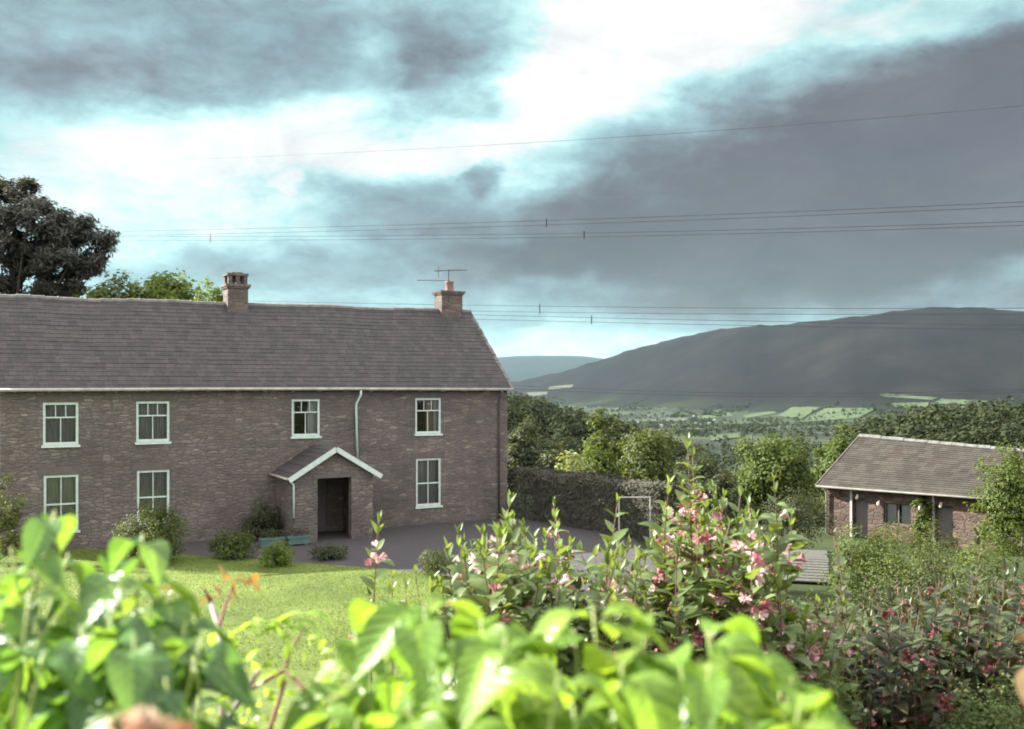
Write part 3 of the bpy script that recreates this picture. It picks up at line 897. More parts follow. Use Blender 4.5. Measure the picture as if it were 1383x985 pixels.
# gutter, brackets and downpipes
mb = MB(); mb.tube([(-.25, -.33, EAVE-.03), (HLEN*.33, -.33, EAVE-.0), (HLEN*.62, -.33, EAVE+.005), (HLEN+.1, -.33, EAVE-.015)], .055, 8)
gut = mb.build('gutter', M['gutter'], house, True)
for k in range(18):
    MB().box(.4+k*1.0, .44+k*1.0, -.30, .0, EAVE-.10, EAVE-.07).build('bracket', M['gutter'], gut)
sd, _ = on_house(486, 540, -.2); sd2, _ = on_house(481, 560, -.08); se, ze_ = on_house(483, 617, -.08)
mb = MB(); mb.tube([(sd, -.33, EAVE-.05), (sd, -.3, EAVE-.22), (sd2, -.09, EAVE-.55), (sd2, -.08, EAVE-.7), (se, -.08, ze_-.3)], .045, 8)
mb.build('downpipe', M['white'], house, True)
sp_, _ = on_house(674, 600, -.08)
mb = MB(); mb.tube([(sp_, -.33, EAVE-.05), (sp_, -.28, EAVE-.2), (sp_, -.08, EAVE-.5), (sp_, -.08, .0)], .045, 8)
mb.build('downpipe', M['darkpipe'], house, True)
sl_, zl_ = on_house(690, 537, 1.0)
lm = MB(); lm.box(HLEN, HLEN+.10, .9, 1.0, EAVE-.30, EAVE-.26); lm.box(HLEN+.05, HLEN+.2, .87, 1.03, EAVE-.55, EAVE-.30)
lm.build('outside_lamp', M['white'], house)


# chimneys
def ridge_s(px): return on_house(px, 420, hh)[0]


def chimney(px0, px1, zt_py, kind):
    a, b = ridge_s(px0), ridge_s(px1)
    c = (a+b)/2; w = (b-a)*.5*.62
    zt = on_house((px0+px1)/2, zt_py, hh)[1]
    d = .36
    mb = MB(); mb.box(c-w, c+w, hh-d, hh+d, RIDGE-.85, zt-.16)
    ch = mb.build('chimney', M['chim'], house)
    mb = MB(); mb.box(c-w-.05, c+w+.05, hh-d-.05, hh+d+.05, zt-.163, zt-.09); mb.box(c-w-.09, c+w+.09, hh-d-.09, hh+d+.09, zt-.093, zt)
    mb.build('chimney_cap', M['chim'], ch)
    # lead flashing
    MB().box(c-w-.03, c+w+.03, hh-d-.035, hh+d+.035, RIDGE-.60, RIDGE-.28).build('flashing', M['lintel'], ch)
    if kind == 'slab':
        q = w-.02
        for xx in (-q+.08, 0, q-.08):
            for yy in (-d+.08, d-.08):
                MB().box(c+xx-.075, c+xx+.075, hh+yy-.075, hh+yy+.075, zt-.004, zt+.33).build('cowl_pillar', M['chim'], ch)
        mb = MB(); mb.box(c-q-.04, c+q+.04, hh-d-.02, hh+d+.02, zt+.328, zt+.42); mb.box(c-q*.6, c+q*.6, hh-d*.8, hh+d*.8, zt+.417, zt+.46)
        mb.build('cowl_slab', M['chim'], ch)
    else:
        mb = MB(); mb.tube([(c+.05, hh, zt-.02), (c+.05, hh, zt+.06), (c+.05, hh, zt+.36), (c+.05, hh, zt+.38), (c+.05, hh, zt+.45)], [.20, .19, .165, .195, .19], 14)
        mb.build('chimney_pot', M['pot'], ch, True)
    return c, zt, w


chimney(296, 340, 385, 'slab')
cs, czt, cw = chimney(583, 628, 394, 'pot')

# porch
ps = pc_s; pw = 1.42; py0 = -2.2
pz_e, pz_a = 2.34, 3.24
mb = MB()
ow = .62
for (x0, x1) in ((ps-pw, ps-ow), (ps+ow, ps+pw)):
    mb.box(x0, x1, py0, py0+.3, -.3, pz_e+.02)
mb.add([(ps-pw, py0, pz_e+.023), (ps+pw, py0, pz_e+.023), (ps, py0, pz_a-.04), (ps-pw, py0+.3, pz_e+.023), (ps+pw, py0+.3, pz_e+.023), (ps, py0+.3, pz_a-.04)], [(0, 1, 2), (5, 4, 3), (0, 3, 4, 1), (1, 4, 5, 2), (2, 5, 3, 0)])
mb.box(ps-pw, ps-pw+.3, py0+.303, -.003, -.3, pz_e); mb.box(ps+pw-.3, ps+pw, py0+.303, -.003, -.3, pz_e)
porch = mb.build('porch', M['wall'], house)
MB().box(ps-ow-.12, ps+ow+.12, py0-.02, py0+.28, pz_e-.14, pz_e+.02).build('lintel', M['lintel'], porch)
mb = MB()
for sgn in (-1, 1):
    n_ = 8
    for i in range(n_):
        a, b = i/n_, min(1, (i+1.2)/n_)
        xa, xb = ps+sgn*(pw+.22)*(1-a), ps+sgn*(pw+.22)*(1-b)
        za, zb = pz_e-.10+(pz_a+.02-pz_e+.10)*a, pz_e-.10+(pz_a+.02-pz_e+.10)*b
        V = [(xa, py0-.16, za+.028), (xa, -.002, za+.028), (xb, -.002, zb+.006), (xb, py0-.16, zb+.006), (xa, py0-.16, za-.03), (xa, -.002, za-.03), (xb, -.002, zb-.03), (xb, py0-.16, zb-.03)]
        f = [(0, 1, 2, 3), (0, 4, 5, 1), (3, 7, 4, 0), (1, 5, 6, 2), (7, 6, 5, 4)]
        mb.add(V, f if sgn > 0 else [t[::-1] for t in f])
prf = mb.build('porch_roof', M['slate'], porch)
for sgn in (-1, 1):
    mb = MB()
    p0 = (ps+sgn*.0, py0-.19, pz_a-.04); p1 = (ps+sgn*(pw+.26), py0-.19, pz_e-.16)
    mb.obox(p0, p1, .05, .17)
    mb.build('bargeboard', M['white'], porch)
mb = MB(); mb.tube([(ps-pw-.25, py0-.1, pz_e-.13), (ps-pw-.25, -.02, pz_e-.1)], .045, 8); mb.build('gutter', M['gutter'], porch, True)
mb = MB(); mb.tube([(ps-pw-.2, py0-.06, pz_e-.16), (ps-pw-.06, py0-.05, pz_e-.32), (ps-pw-.05, py0-.05, .9)], .038, 8); mb.build('downpipe', M['white'], porch, True)
mb = MB(); mb.box(ps-.5, ps+.5, .08, .13, .02, 2.05)
for (x0, x1, z0, z1) in ((-.4, -.05, .2, .9), (.05, .4, .2, .9), (-.4, -.05, 1.0, 1.9), (.05, .4, 1.0, 1.9)):
    mb.box(ps+x0, ps+x1, .06, .083, z0, z1)
dr = mb.build('door', M['door'], house)
mb = MB(); mb.tube([(ps+.38, .055, 1.0), (ps+.38, .02, 1.0), (ps+.38, .01, 1.0)], [.015, .03, .02], 8); mb.build('handle', M['metal'], dr)


def house_world(s, y, z):
    q = HO + HX*s + HYv*y
    return np.array([q[0], q[1], HZ+z])


# tv aerial on the right chimney
c = house_world(cs-.18, hh-.38, czt)
aer = empty('tv_aerial', c, label='spindly television aerial with two booms on the right chimney', cat='aerial')
mb = MB(); mb.tube([(0, 0, -.5), (0, 0, .92)], .022, 6); mb.build('mast', M['metal'], aer)
k = 43.0/F
bm_ = MB(); bm_.tube([(-.62, .15, .86), (.80, -.2, .86)], .016, 6); bo = bm_.build('boom', M['metal'], aer)
for j in range(9):
    f = j/8; p = np.array([-.62+1.42*f, .15-.35*f, .86])
    hgt = .16 if j > 1 else .26
    el_ = MB(); el_.tube([p+[0.03, .11*hgt/.16, 0.02], p-[0.03, .11*hgt/.16, -.02]], .009, 5)
    if j == 1: el_.tube([p+[0, 0, .2], p-[0, 0, .3]], .012, 5)
    el_.build('element', M['metal'], bo)
bm_ = MB(); bm_.tube([(-1.38, .2, .47), (.05, -.05, .42)], .015, 6); bo = bm_.build('boom', M['metal'], aer)
for j in range(6):
    f = j/5; p = np.array([-1.38+1.2*f, .2-.22*f, .47-.04*f])
    MB().tube([p+[.02, .13, 0], p-[.02, .13, 0]], .008, 5).build('element', M['metal'], bo)

# teal troughs with red flowers by the porch
for (qx, qw, lab) in ((374, .55, 'teal plant trough standing further left of the porch'), (408, .5, 'teal plant trough close to the porch wall')):
    s_l, _ = on_house(qx, 706, -2.6)
    g = house_world(s_l, -2.6, 0)
    tr_ = empty('plant_trough', (g[0], g[1], tz(g[0], g[1])+.02), HR, lab, 'trough', 'teal troughs by the porch')
    mb = MB(); mb.box(-qw, qw*.4, -.14, .14, .05, .26); mb.box(-qw-.03, qw*.4+.03, -.17, .17, .257, .31); mb.box(-qw+.05, -qw+.15, -.1, .1, 0, .052); mb.box(qw*.4-.15, qw*.4-.05, -.1, .1, 0, .052)
    mb.build('box', M['teal'], tr_)
    n = 240; P = np.stack([rng.uniform(-qw, qw*.4, n), rng.normal(size=n)*.08, .32+rng.random(n)*.26], -1)
    V, Fc = scatter(CARD[0], CARD[1], P, unit(n)+UP*.5, unit(n), .06)
    mesh_obj('plants', V, Fc, M['leaf_dark'], tr_)

# ------------------------------------------------------------------ outbuilding
SR = R(-45)
SX = np.array([math.cos(SR), math.sin(SR)]); SY = np.array([-math.sin(SR), math.cos(SR)])
SO = np.array([14.25, 45.2]); SZ = -6.62


def on_shed(px, py, yo=0.0): return on_house(px, py, yo, SO, SX, SY, SZ)


shed = empty('outbuilding', (SO[0], SO[1], SZ), SR, 'low stone outbuilding with a big stone tiled roof and dark doorways', 'outbuilding')
SL, SDp = 13.5, 7.6
eZ = on_shed(1112, 655, -.35)[1]; rZ = on_shed(1170, 590, SDp/2)[1]
sp = lambda px: on_shed(px, 690, 0)[0]
dtop = on_shed(1160, 673, 0)[1]
doors = [(sp(1152), sp(1172), .02, dtop-.05), (sp(1263), sp(1287), .02, dtop-.05)]
wn_h = (sp(1193), sp(1230), .75, dtop-.10)
mb = MB()
wall_holes(mb, 0, SL, -.4, eZ, 0, doors+[wn_h], .45)
h2 = SDp/2
sag = lambda x, y: -.40*np.clip(x/7.5, 0, 1.6)*np.clip((y if y < h2 else SDp-y)/h2, 0, 1)
mb.add([(0, 0, -.4), (0, SDp, -.4), (0, SDp, eZ), (0, h2, rZ-.08), (0, 0, eZ)], [(4, 3, 2, 1, 0)])
mb.add([(SL, 0, -.4), (SL, SDp, -.4), (SL, SDp, eZ), (SL, h2, rZ-.7), (SL, 0, eZ)], [(0, 1, 2, 3, 4)])
mb.add([(0, SDp, -.4), (SL, SDp, -.4), (SL, SDp, eZ), (0, SDp, eZ)], [(3, 2, 1, 0)])
mb.build('wall', M['stone2'], shed)
mb = MB()
segs = np.linspace(-.3, SL+.3, 8)
for a, b in zip(segs, segs[1:]):
    roof_slope(mb, a, b, -.42, eZ-.04, h2, rZ, 24, .024, sag)
    roof_slope(mb, a, b, SDp+.42, eZ-.04, h2, rZ, 24, .024, sag)
srf = mb.build('roof', M['tile'], shed)
mb = MB(); x = -.3
while x < SL+.2:
    x2 = x+.55
    mb.tube([(x, h2, rZ-.02+sag(x, h2)+random.uniform(0, .03)), (x2-.02, h2, rZ-.02+sag(x2, h2)+random.uniform(0, .03))], random.uniform(.10, .13), 7); x = x2
mb.build('ridge_tiles', M['ridge2'], srf)
mb = MB(); mb.tube([(-.3, -.47, eZ-.07), (SL+.3, -.47, eZ-.07)], .05, 8); mb.build('gutter', M['shed_trim'], shed, True)
mb = MB(); mb.obox((-.33, -.45, eZ-.08), (-.33, h2, rZ-.03), .04, .16); mb.build('bargeboard', M['shed_trim'], shed)
mb = MB(); mb.tube([(-.02, -.44, eZ-.1), (.02, -.1, eZ-.35), (.02, -.08, .1)], .05, 8); mb.build('downpipe', M['pale_metal'], shed, True)
for px in (1150, 1261):
    q = sp(px); MB().box(q-.05, q+.05, -.06, .04, 0, eZ-.14).build('post', M['pale_metal'], shed)
for (a, b, c_, d) in doors:
    mb = MB(); mb.box(a, b, .30, .36, c_, d)
    for k in range(6):
        xx = a+(b-a)*(k+.5)/6; mb.box(xx-.06, xx+.06, .285, .303, c_+.05, d-.05)
    dd = mb.build('door', M['door'], shed)
    MB().tube([(b-.12, .28, 1.0), (b-.12, .24, 1.0)], .03, 7).build('handle', M['metal'], dd)
a, b, c_, d = wn_h
mb = MB()
for xx in (a, (a+b)/2-.03, b-.06): mb.box(xx, xx+.06, .16, .22, c_, d)
mb.box(a, b, .155, .225, d-.06, d); mb.box(a, b, .155, .225, c_, c_+.06)
wn = mb.build('window', M['lintel'], shed)
MB().add([(a, .2, c_), (b, .2, c_), (b, .2, d), (a, .2, d)], [(0, 1, 2, 3)]).build('pane', M['glass'], wn)
for (x0, x1) in ((a+.06, (a+b)/2-.12), ((a+b)/2+.1, b-.08)):
    xs = np.linspace(x0, x1, 20)
    V = [(x_, .27+.02*math.sin(j*1.9), zz) for zz in (c_, d) for j, x_ in enumerate(xs)]
    mesh_obj('curtain', V, [(j, j+1, 21+j, 20+j) for j in range(19)], M['net'], wn, smooth=True)
for px, py in ((1157, 672), (1186, 680), (1242, 686), (1270, 683)):
    q, z_ = on_shed(px, py, -.1)
    mb = MB(); mb.box(q-.04, q+.04, -.06, -.002, z_-.03, z_+.12); mb.tube([(q, -.10, z_-.07), (q, -.10, z_+.02), (q, -.10, z_+.06)], [.05, .06, .03], 8)
    mb.build('lamp', M['lamp_cream'], shed)
q, _ = on_shed(1245, 700, -.25)
w2 = SO + SX*q - SY*.25
clumps_tree('climbing_plant', 'leafy climbing plant growing up the outbuilding pillar right of its window', (w2[0], w2[1], tz(*w2)), (w2[0], w2[1], SZ+1.1), (.45, .3, 1.0), M['leaf_mid'], n_clump=30, per=60, card=.11, clump_r=.2, trunk_r=.03, cat='climber')

# plank walkway
pw_ = [at(1062, 786, 27), at(1116, 786, 27), at(1108, 740, 33.2), at(1072, 740, 33.2)]
c0 = (pw_[0]+pw_[1])/2; c1 = (pw_[2]+pw_[3])/2
ang = math.atan2(c1[1]-c0[1], c1[0]-c0[0])
wk = empty('plank_walkway', (c0[0], c0[1], tz(c0[0], c0[1])+.02), ang, 'weathered grey plank walkway glimpsed between the flowering shrubs', 'walkway')
ln_ = np.hypot(c1[0]-c0[0], c1[1]-c0[1])
k = int(ln_/.46)
slp = (tz(c1[0], c1[1])-tz(c0[0], c0[1]))/ln_
for side in (-.45, .45):
    MB().obox((0, side, .0), (ln_, side, slp*ln_), .08, .05).build('bearer', M['planks'], wk)
for i in range(k):
    x0 = i*.46; zz = tz(c0[0]+math.cos(ang)*x0, c0[1]+math.sin(ang)*x0) - tz(c0[0], c0[1]) + .045
    MB().box(x0+.03, x0+.39, -.62+random.uniform(-.02, .02), .62+random.uniform(-.02, .02), zz, zz+.035).build('plank', M['planks'], wk)

# pole frame in front of hedge
p1 = at(878, 672, 33.3); g = tz(p1[0], p1[1]); p0 = at(836, 672, 33.3)
pf = empty('pole_frame', (p1[0], p1[1], g), label='thin pale pole frame with one crossbar in front of the dark hedge', cat='frame')
hgt = p1[2]-g
for dx_ in (0, p0[0]-p1[0]):
    MB().tube([(dx_, 0, 0), (dx_, 0, hgt)], .022, 8).build('post', M['pale_metal'], pf)
MB().tube([(.02, 0, hgt), (p0[0]-p1[0]-.02, 0, hgt)], .020, 8).build('crossbar', M['pale_metal'], pf)

# ------------------------------------------------------------------ power lines
def cable(label, pts, pair, spacers, rad):
    """pts: (px, py, depth) along one conductor; pair = vertical gap in photo px of a second one"""
    a = np.array(pts, float)
    xs = np.linspace(a[0, 0], a[-1, 0], 60)
    co = np.polyfit(a[:, 0], a[:, 1], min(2, len(a)-1))
    ys = np.polyval(co, xs)
    dinv = np.interp(xs, [a[0, 0], a[-1, 0]], [1/a[0, 2], 1/a[-1, 2]])  # a straight run in space
    e = empty('power_cable', at(xs[0], ys[0], 1/dinv[0]), label=label, cat='cable', group='power cables over the valley')
    o_ = np.array(e.location); rad = rad*.72
    for k_ in ([0, pair] if pair else [0]):
        P = np.array([at(x_, y_+k_, 1/d_) for x_, y_, d_ in zip(xs, ys, dinv)])
        MB().tube(P - o_, rad, 5).build('conductor', M['cable'], e)
    for sx in spacers:
        y_ = np.polyval(co, sx); d_ = 1/np.interp(sx, xs, dinv)
        t_ = at(sx, y_-3, d_); b_ = at(sx, y_+(pair or 0)+3, d_)
        MB().tube([t_ - o_, (t_+b_)/2 - o_, b_ - o_], [rad*2.2, rad*3, rad*2.2], 6).build('spacer', M['cable'], e)
    return e


cable('lone high power cable slanting up across the dark cloud', [(250, 216, 600), (717, 192, 260), (1040, 172, 150), (1700, 112, 75)], 0, [], .035)
cable('upper bundled power cable with one spacer, just above the middle bundle', [(-60, 316, 600), (380, 309, 200), (738, 298, 140), (1383, 272, 80), (1800, 252, 60)], 6, [738], .032)
cable('middle bundled power cable with two spacers below the upper bundle', [(-60, 319, 600), (282, 318, 220), (789, 317, 140), (1383, 298, 80), (1800, 282, 60)], 5, [284, 789], .032)
cable('low bundled power cable touching the right chimney level, with a spacer', [(-60, 396, 500), (200, 401, 220), (730, 415, 140), (1383, 416, 80), (1800, 412, 60)], 8, [729], .030)
cable('lowest sky power cable just above the mountain skyline', [(-60, 402, 500), (500, 420, 200), (799, 430, 130), (1383, 440, 80), (1800, 442, 60)], 6, [799], .030)
cable('dark sagging power cable crossing in front of the valley', [(690, 520, 170), (860, 529, 150), (1080, 531, 125), (1500, 520, 90)], 4, [], .04)

# ------------------------------------------------------------------ valley: fields, far woods, village
def field(px_poly, col_i, label):
    q = np.array(px_poly, float)
    n_ = 14
    S2, T2 = np.meshgrid(np.linspace(0, 1, n_), np.linspace(0, 1, n_))
    P = []
    for s_, t_ in zip(S2.ravel(), T2.ravel()):
        p_ = (q[0]*(1-s_)+q[1]*s_)*(1-t_) + (q[3]*(1-s_)+q[2]*s_)*t_
        c_ = cast(p_[0], p_[1], 500)
        if c_ is None: return
        P.append(c_ + [0, 0, 2.0])
    o = mesh_obj('field', P, [(i*n_+j, i*n_+j+1, (i+1)*n_+j+1, (i+1)*n_+j)[::-1] for i in range(n_-1) for j in range(n_-1)], M['field%d' % col_i], smooth=True)
    tag(o, label, kind='structure')


M['field0'] = noisy_mat('sunlit_pasture', (.026, .042, .014), (.042, .060, .022), .02, .95, 0)
M['field1'] = noisy_mat('hay_pasture', (.03, .036, .02), (.04, .046, .026), .02, .95, 0)
for poly, ci in [([(1004, 562), (1044, 556), (1050, 559), (1008, 566)], 0), ([(1050, 563), (1070, 551), (1108, 551), (1082, 567)], 0), ([(1082, 571), (1116, 552), (1184, 553), (1158, 566)], 0),
                 ([(1188, 533), (1268, 538), (1258, 542), (1190, 537)], 0), ([(1204, 546), (1262, 545), (1250, 551), (1210, 552)], 0), ([(1272, 540), (1334, 543), (1322, 548), (1258, 547)], 0), ([(1262, 549), (1310, 550), (1300, 553), (1256, 552)], 0),
                 ([(930, 576), (990, 573), (984, 580), (926, 582)], 0), ([(850, 567), (930, 566), (926, 570), (846, 571)], 1), ([(940, 562), (985, 558), (990, 563), (945, 567)], 0), ([(742, 523), (775, 520), (772, 524), (740, 527)], 1), ([(712, 531), (740, 530), (738, 534), (712, 536)], 1), ([(960, 590), (1000, 586), (1000, 592), (960, 597)], 0)]:
    field(poly, ci, None)

blob_v, blob_f = [], None


def far_trees(name, label, spots, size, mat, per=26, cardf=.42):
    """spots: (k,3) ground points; sizes in metres"""
    k = len(spots); spots = np.asarray(spots)
    sz = rng.uniform(.65, 1.3, k)*size
    idx = np.repeat(np.arange(k), per); n_ = len(idx)
    u = unit(n_)*(rng.random(n_)**.4)[:, None]
    P = spots[idx] + u*np.array([.5, .5, .5])*sz[idx, None] + np.stack([np.zeros(n_), np.zeros(n_), sz[idx]*.5], -1)
    Nn = u + UP*.4 + unit(n_)*.4
    V, Fc = scatter(FAR[0], FAR[1], P, np.cross(Nn, unit(n_)), Nn, sz[idx]*cardf*rng.uniform(.7, 1.3, n_))
    o = mesh_obj(name, V, Fc, mat, smooth=True)
    return tag(o, label, 'woodland', kind='stuff')


def scatter_polar(n_, pxa, pxb, ra, rb):
    p_ = rng.uniform(pxa, pxb, n_); r_ = np.sqrt(rng.uniform(ra**2, rb**2, n_))
    x_ = (p_-CX)/F*r_; y_ = r_
    return np.stack([x_, y_, terrain(x_, y_)-.5], -1)


far_trees('spur_wood', 'dark wooded slope descending to the right from behind the house corner', scatter_polar(1500, 560, 930, 300, 520), 8.5, M['wood_leaf'], 90, .15)
far_trees('hillside_wood', 'dark wood on the rise behind the outbuilding roof', scatter_polar(1000, 1150, 1520, 250, 420), 8, M['wood_leaf'], 90, .15)
far_trees('slope_wood', 'dark trees on the slope dropping from the garden to the valley', scatter_polar(700, 840, 1200, 120, 420), 8, M['wood_leaf'], 90, .15)
# hedgerow lines over the valley floor and lower hill slopes
hs = []
for k in range(230):
    p_ = rng.uniform(690, 1450); r_ = rng.uniform(900, 4200) if p_ > 880 else rng.uniform(1000, 6000)
    a_ = rng.choice([.25, 1.75]) + rng.normal()*.2; ln2 = rng.uniform(80, 320)
    m_ = int(ln2/rng.uniform(9, 22)); tt = np.linspace(-.5, .5, m_)*ln2 + rng.normal(size=m_)*5
    x_ = (p_-CX)/F*r_ + np.cos(a_)*tt; y_ = r_ + np.sin(a_)*tt
    hs.append(np.stack([x_, y_, terrain(x_, y_)-.5], -1))
hs.append(scatter_polar(600, 690, 1450, 900, 3000))
hs = np.concatenate(hs); hs = hs[hs[:, 2] < -50]
far_trees('hedgerow_trees', 'scattered hedgerow trees dotted over the valley floor', hs, 10, M['wood_leaf'], 14, .5)

# village houses
M['render'] = noisy_mat('pale_render', (.11, .106, .10), (.18, .175, .165), .2, .9, 0)
M['vroof'] = noisy_mat('village_slate', (.10, .10, .11), (.16, .155, .16), .2, .8, 0)
vm = MB()
vm.box(-5, 5, -3.5, 3.5, -1, 5.4)
vroof = [(-5.4, -4, 5.2), (5.4, -4, 5.2), (5.4, 0, 8.6), (-5.4, 0, 8.6), (-5.4, 4, 5.2), (5.4, 4, 5.2)]
vv = np.concatenate(vm.V + [np.array(vroof, float)])
vf = vm.F + [(8, 9, 10, 11), (11, 10, 13, 12), (8, 11, 12), (9, 13, 10), (8, 12, 13, 9)]
proto = None
for k in range(34):
    for _ in range(20):
        px_, py_ = (rng.normal(905, 32), rng.uniform(556, 578)) if k < 34 else (rng.uniform(700, 1000), rng.uniform(534, 560))
        g_ = cast(px_, py_, 700)
        if g_ is not None and g_[1] < 4800: break
    if g_ is None: continue
    if proto is None:
        proto = mesh_obj('village_house', vv, vf, [M['render'], M['vroof']], mi=[0]*6+[1]*5); o = proto
    else:
        o = proto.copy(); COL.objects.link(o)
    o.location = g_; o.rotation_euler = (0, 0, rng.uniform(0, 3.14)); s_ = rng.uniform(.5, .85); o.scale = (s_, s_, s_)
    tag(o, 'tiny pale village house with slate roof far down in the valley', 'house', 'houses of the village in the valley')

# ------------------------------------------------------------------ near shrubs
def norm(v): return v/(np.linalg.norm(v)+1e-9)


WT = [leaf_template(5, 3, .46, d, .25, .06, .7) for d in (.3, .8, 1.3)]
YT = [leaf_template(5, 3, .38, d, .5, .05, .7) for d in (-.2, .3)]
BT = [leaf_template(18, 5, .42, d, .34, .13, .66, tw, 1.1, kn) for d, tw, kn in ((1.9, .2, .42), (2.2, -.25, .38), (2.6, .3, .36), (2.9, -.2, .4))]


def flower_template():
    V = []; Fc = []
    for j in range(5):
        a = 2*math.pi*j/5; V.append((0, .07*math.cos(a), .07*math.sin(a)))
    for j in range(5):
        a = 2*math.pi*j/5; V.append((.65, .22*math.cos(a), .22*math.sin(a)))
    for j in range(5):
        for da in (.22, 1.05):
            a = 2*math.pi*j/5 + da; V.append((.95, .52*math.cos(a), .52*math.sin(a)))
    for j in range(5):
        Fc.append((j, (j+1) % 5, 5+(j+1) % 5, 5+j)); Fc.append((5+j, 5+(j+1) % 5, 10+2*j+1, 10+2*j))
    return np.array(V), np.array(Fc)


FT = flower_template()
M['weigela_leaf'] = leaf_mat('weigela_leaf', [(.07, .11, .03), (.10, .15, .04), (.125, .185, .06), (.15, .20, .075)], .42, (1.5, 1.3, .5), .42, .45)
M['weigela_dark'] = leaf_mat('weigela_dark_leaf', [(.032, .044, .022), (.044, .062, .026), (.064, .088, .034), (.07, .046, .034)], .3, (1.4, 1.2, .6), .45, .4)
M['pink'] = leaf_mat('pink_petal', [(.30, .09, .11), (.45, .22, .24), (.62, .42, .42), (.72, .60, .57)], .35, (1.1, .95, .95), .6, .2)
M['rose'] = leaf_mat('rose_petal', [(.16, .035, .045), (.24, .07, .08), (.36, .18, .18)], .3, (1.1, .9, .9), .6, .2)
M['big_green'] = leaf_mat('glossy_green_leaf', [(.06, .13, .045), (.09, .185, .055), (.14, .24, .06)], .5, (1.6, 1.45, .55), .32, .42, True)
M['big_lime'] = leaf_mat('glossy_lime_leaf', [(.13, .24, .04), (.17, .29, .05), (.22, .32, .06)], .55, (1.3, 1.25, .6), .36, .35, True)
M['young_red'] = leaf_mat('young_red_leaf', [(.20, .10, .035), (.26, .15, .05), (.24, .19, .05)], .4, (1.2, 1, .6), .4, .4)
M['peach'] = leaf_mat('peach_petal', [(.34, .15, .10), (.42, .26, .19), (.46, .36, .27)], .4, (1.1, 1, .9), .5, .3)


def shrub(name, label, cat, base_xy, tips, leaf_m, stem_m, tpl, ytpl, spacing, leaf_len, leafy, width_rad=.006, flower=None, fprob=0.0, flen=.03,
          group=None, upness=.35, tip_len=.35, spread=.25, pairs_extra=0, flmax=5):
    """tips: (k,3) points the shoots end in; each shoot carries opposite leaf pairs over its last `leafy` metres"""
    tips = np.asarray(tips); base_xy = np.array(base_xy, float)
    g0 = tz(*base_xy)
    e = empty(name, (base_xy[0], base_xy[1], g0), label=label, cat=cat, group=group)
    org = np.array(e.location)
    st = MB()
    LP, LA, LN, LL = [], [], [], []
    YP, YA, YN, YL = [], [], [], []
    FP, FA, FL_ = [], [], []
    for tip in tips:
        rt = base_xy + (tip[:2]-base_xy)*spread + rng.normal(size=2)*.04
        root = np.array([rt[0], rt[1], tz(*rt)-.03])
        h = tip[2]-root[2]
        ctrl = root*.35 + tip*.65; ctrl[2] = root[2] + h*.72
        ctrl[:2] += rng.normal(size=2)*.05*h
        q = np.linspace(0, 1, 14)[:, None]
        path = (1-q)**2*root + 2*q*(1-q)*ctrl + q**2*tip
        st.tube(path - org, np.linspace(width_rad, width_rad*.3, 14), 6)
        seg = np.linalg.norm(np.diff(path, axis=0), axis=1); cum = np.concatenate([[0], np.cumsum(seg)]); Ltot = cum[-1]
        d = spacing*.35; az = rng.uniform(0, 6.28)
        first = True
        while d < min(leafy, Ltot*.9):
            pos = np.array([np.interp(Ltot-d, cum, path[:, i]) for i in range(3)])
            tg = np.array([np.interp(Ltot-d, cum, np.gradient(path[:, i])) for i in range(3)]); tg = norm(tg)
            az += math.pi/2 + rng.normal()*.25
            e1 = norm(np.cross(tg, [.3, .2, 1.0])); e2 = np.cross(tg, e1)
            sc_ = np.clip(tip_len + (1-tip_len)*d/(leaf_len*2.2), 0, 1)*rng.uniform(.75, 1.15)
            for sg in (0, math.pi):
                if rng.random() < .08 and not first: continue
                a_ = az + sg + rng.normal()*.2
                side = math.cos(a_)*e1 + math.sin(a_)*e2
                yng = d < spacing*1.4
                axis = norm(tg*(1.3 if yng else upness*2) + side*(.55 if yng else 1.0) + UP*.15 + rng.normal(size=3)*.12)
                nn = norm(tg*1.0 + UP*.5 - side*.2 + rng.normal(size=3)*.25)
                if yng: YP.append(pos); YA.append(axis); YN.append(nn); YL.append(leaf_len*sc_)
                else: LP.append(pos); LA.append(axis); LN.append(nn); LL.append(leaf_len*sc_)
                if flower is not None and d > spacing*1.6 and rng.random() < fprob:
                    for _ in range(rng.integers(2, flmax+1)):
                        fa = norm(side*1.0 + UP*.15 + rng.normal(size=3)*.55)
                        FP.append(pos + side*.012 + rng.normal(size=3)*.012); FA.append(fa); FL_.append(flen*rng.uniform(.75, 1.2))
            d += spacing*rng.uniform(.75, 1.25); first = False
    st.build('stems', stem_m, e, smooth=True)
    cl = Cloud()
    for P, A, Nn, Ls, tp in ((LP, LA, LN, LL, tpl), (YP, YA, YN, YL, ytpl)):
        if not P: continue
        P, A, Nn, Ls = map(np.array, (P, A, Nn, Ls))
        ch = rng.integers(0, len(tp), len(P))
        for k_ in range(len(tp)):
            s_ = ch == k_
            if s_.any():
                V, Fc = scatter(tp[k_][0], tp[k_][1], P[s_], A[s_], Nn[s_], Ls[s_]); cl.add(V - org, Fc, LEAF_UV.get(id(tp[k_][0])))
    cl.build('foliage', leaf_m, e)
    if FP:
        V, Fc = scatter(FT[0], FT[1], np.array(FP), np.array(FA), unit(len(FP)), np.array(FL_))
        mesh_obj('flowers', V - org, Fc, flower, e, smooth=True)
    return e


def tips_under(n_, prof, ybot, d0, d1, dens=1.0):
    """random shoot ends in the band between an outline and ybot"""
    pxs = [p[0] for p in prof]; pys = [p[1] for p in prof]
    o_ = []
    while len(o_) < n_:
        x_ = rng.uniform(pxs[0], pxs[-1]); yt = np.interp(x_, pxs, pys)
        y_ = yt + (ybot-yt)*rng.random()**1.15
        o_.append(at(x_, y_, rng.uniform(d0, d1)))
    return o_


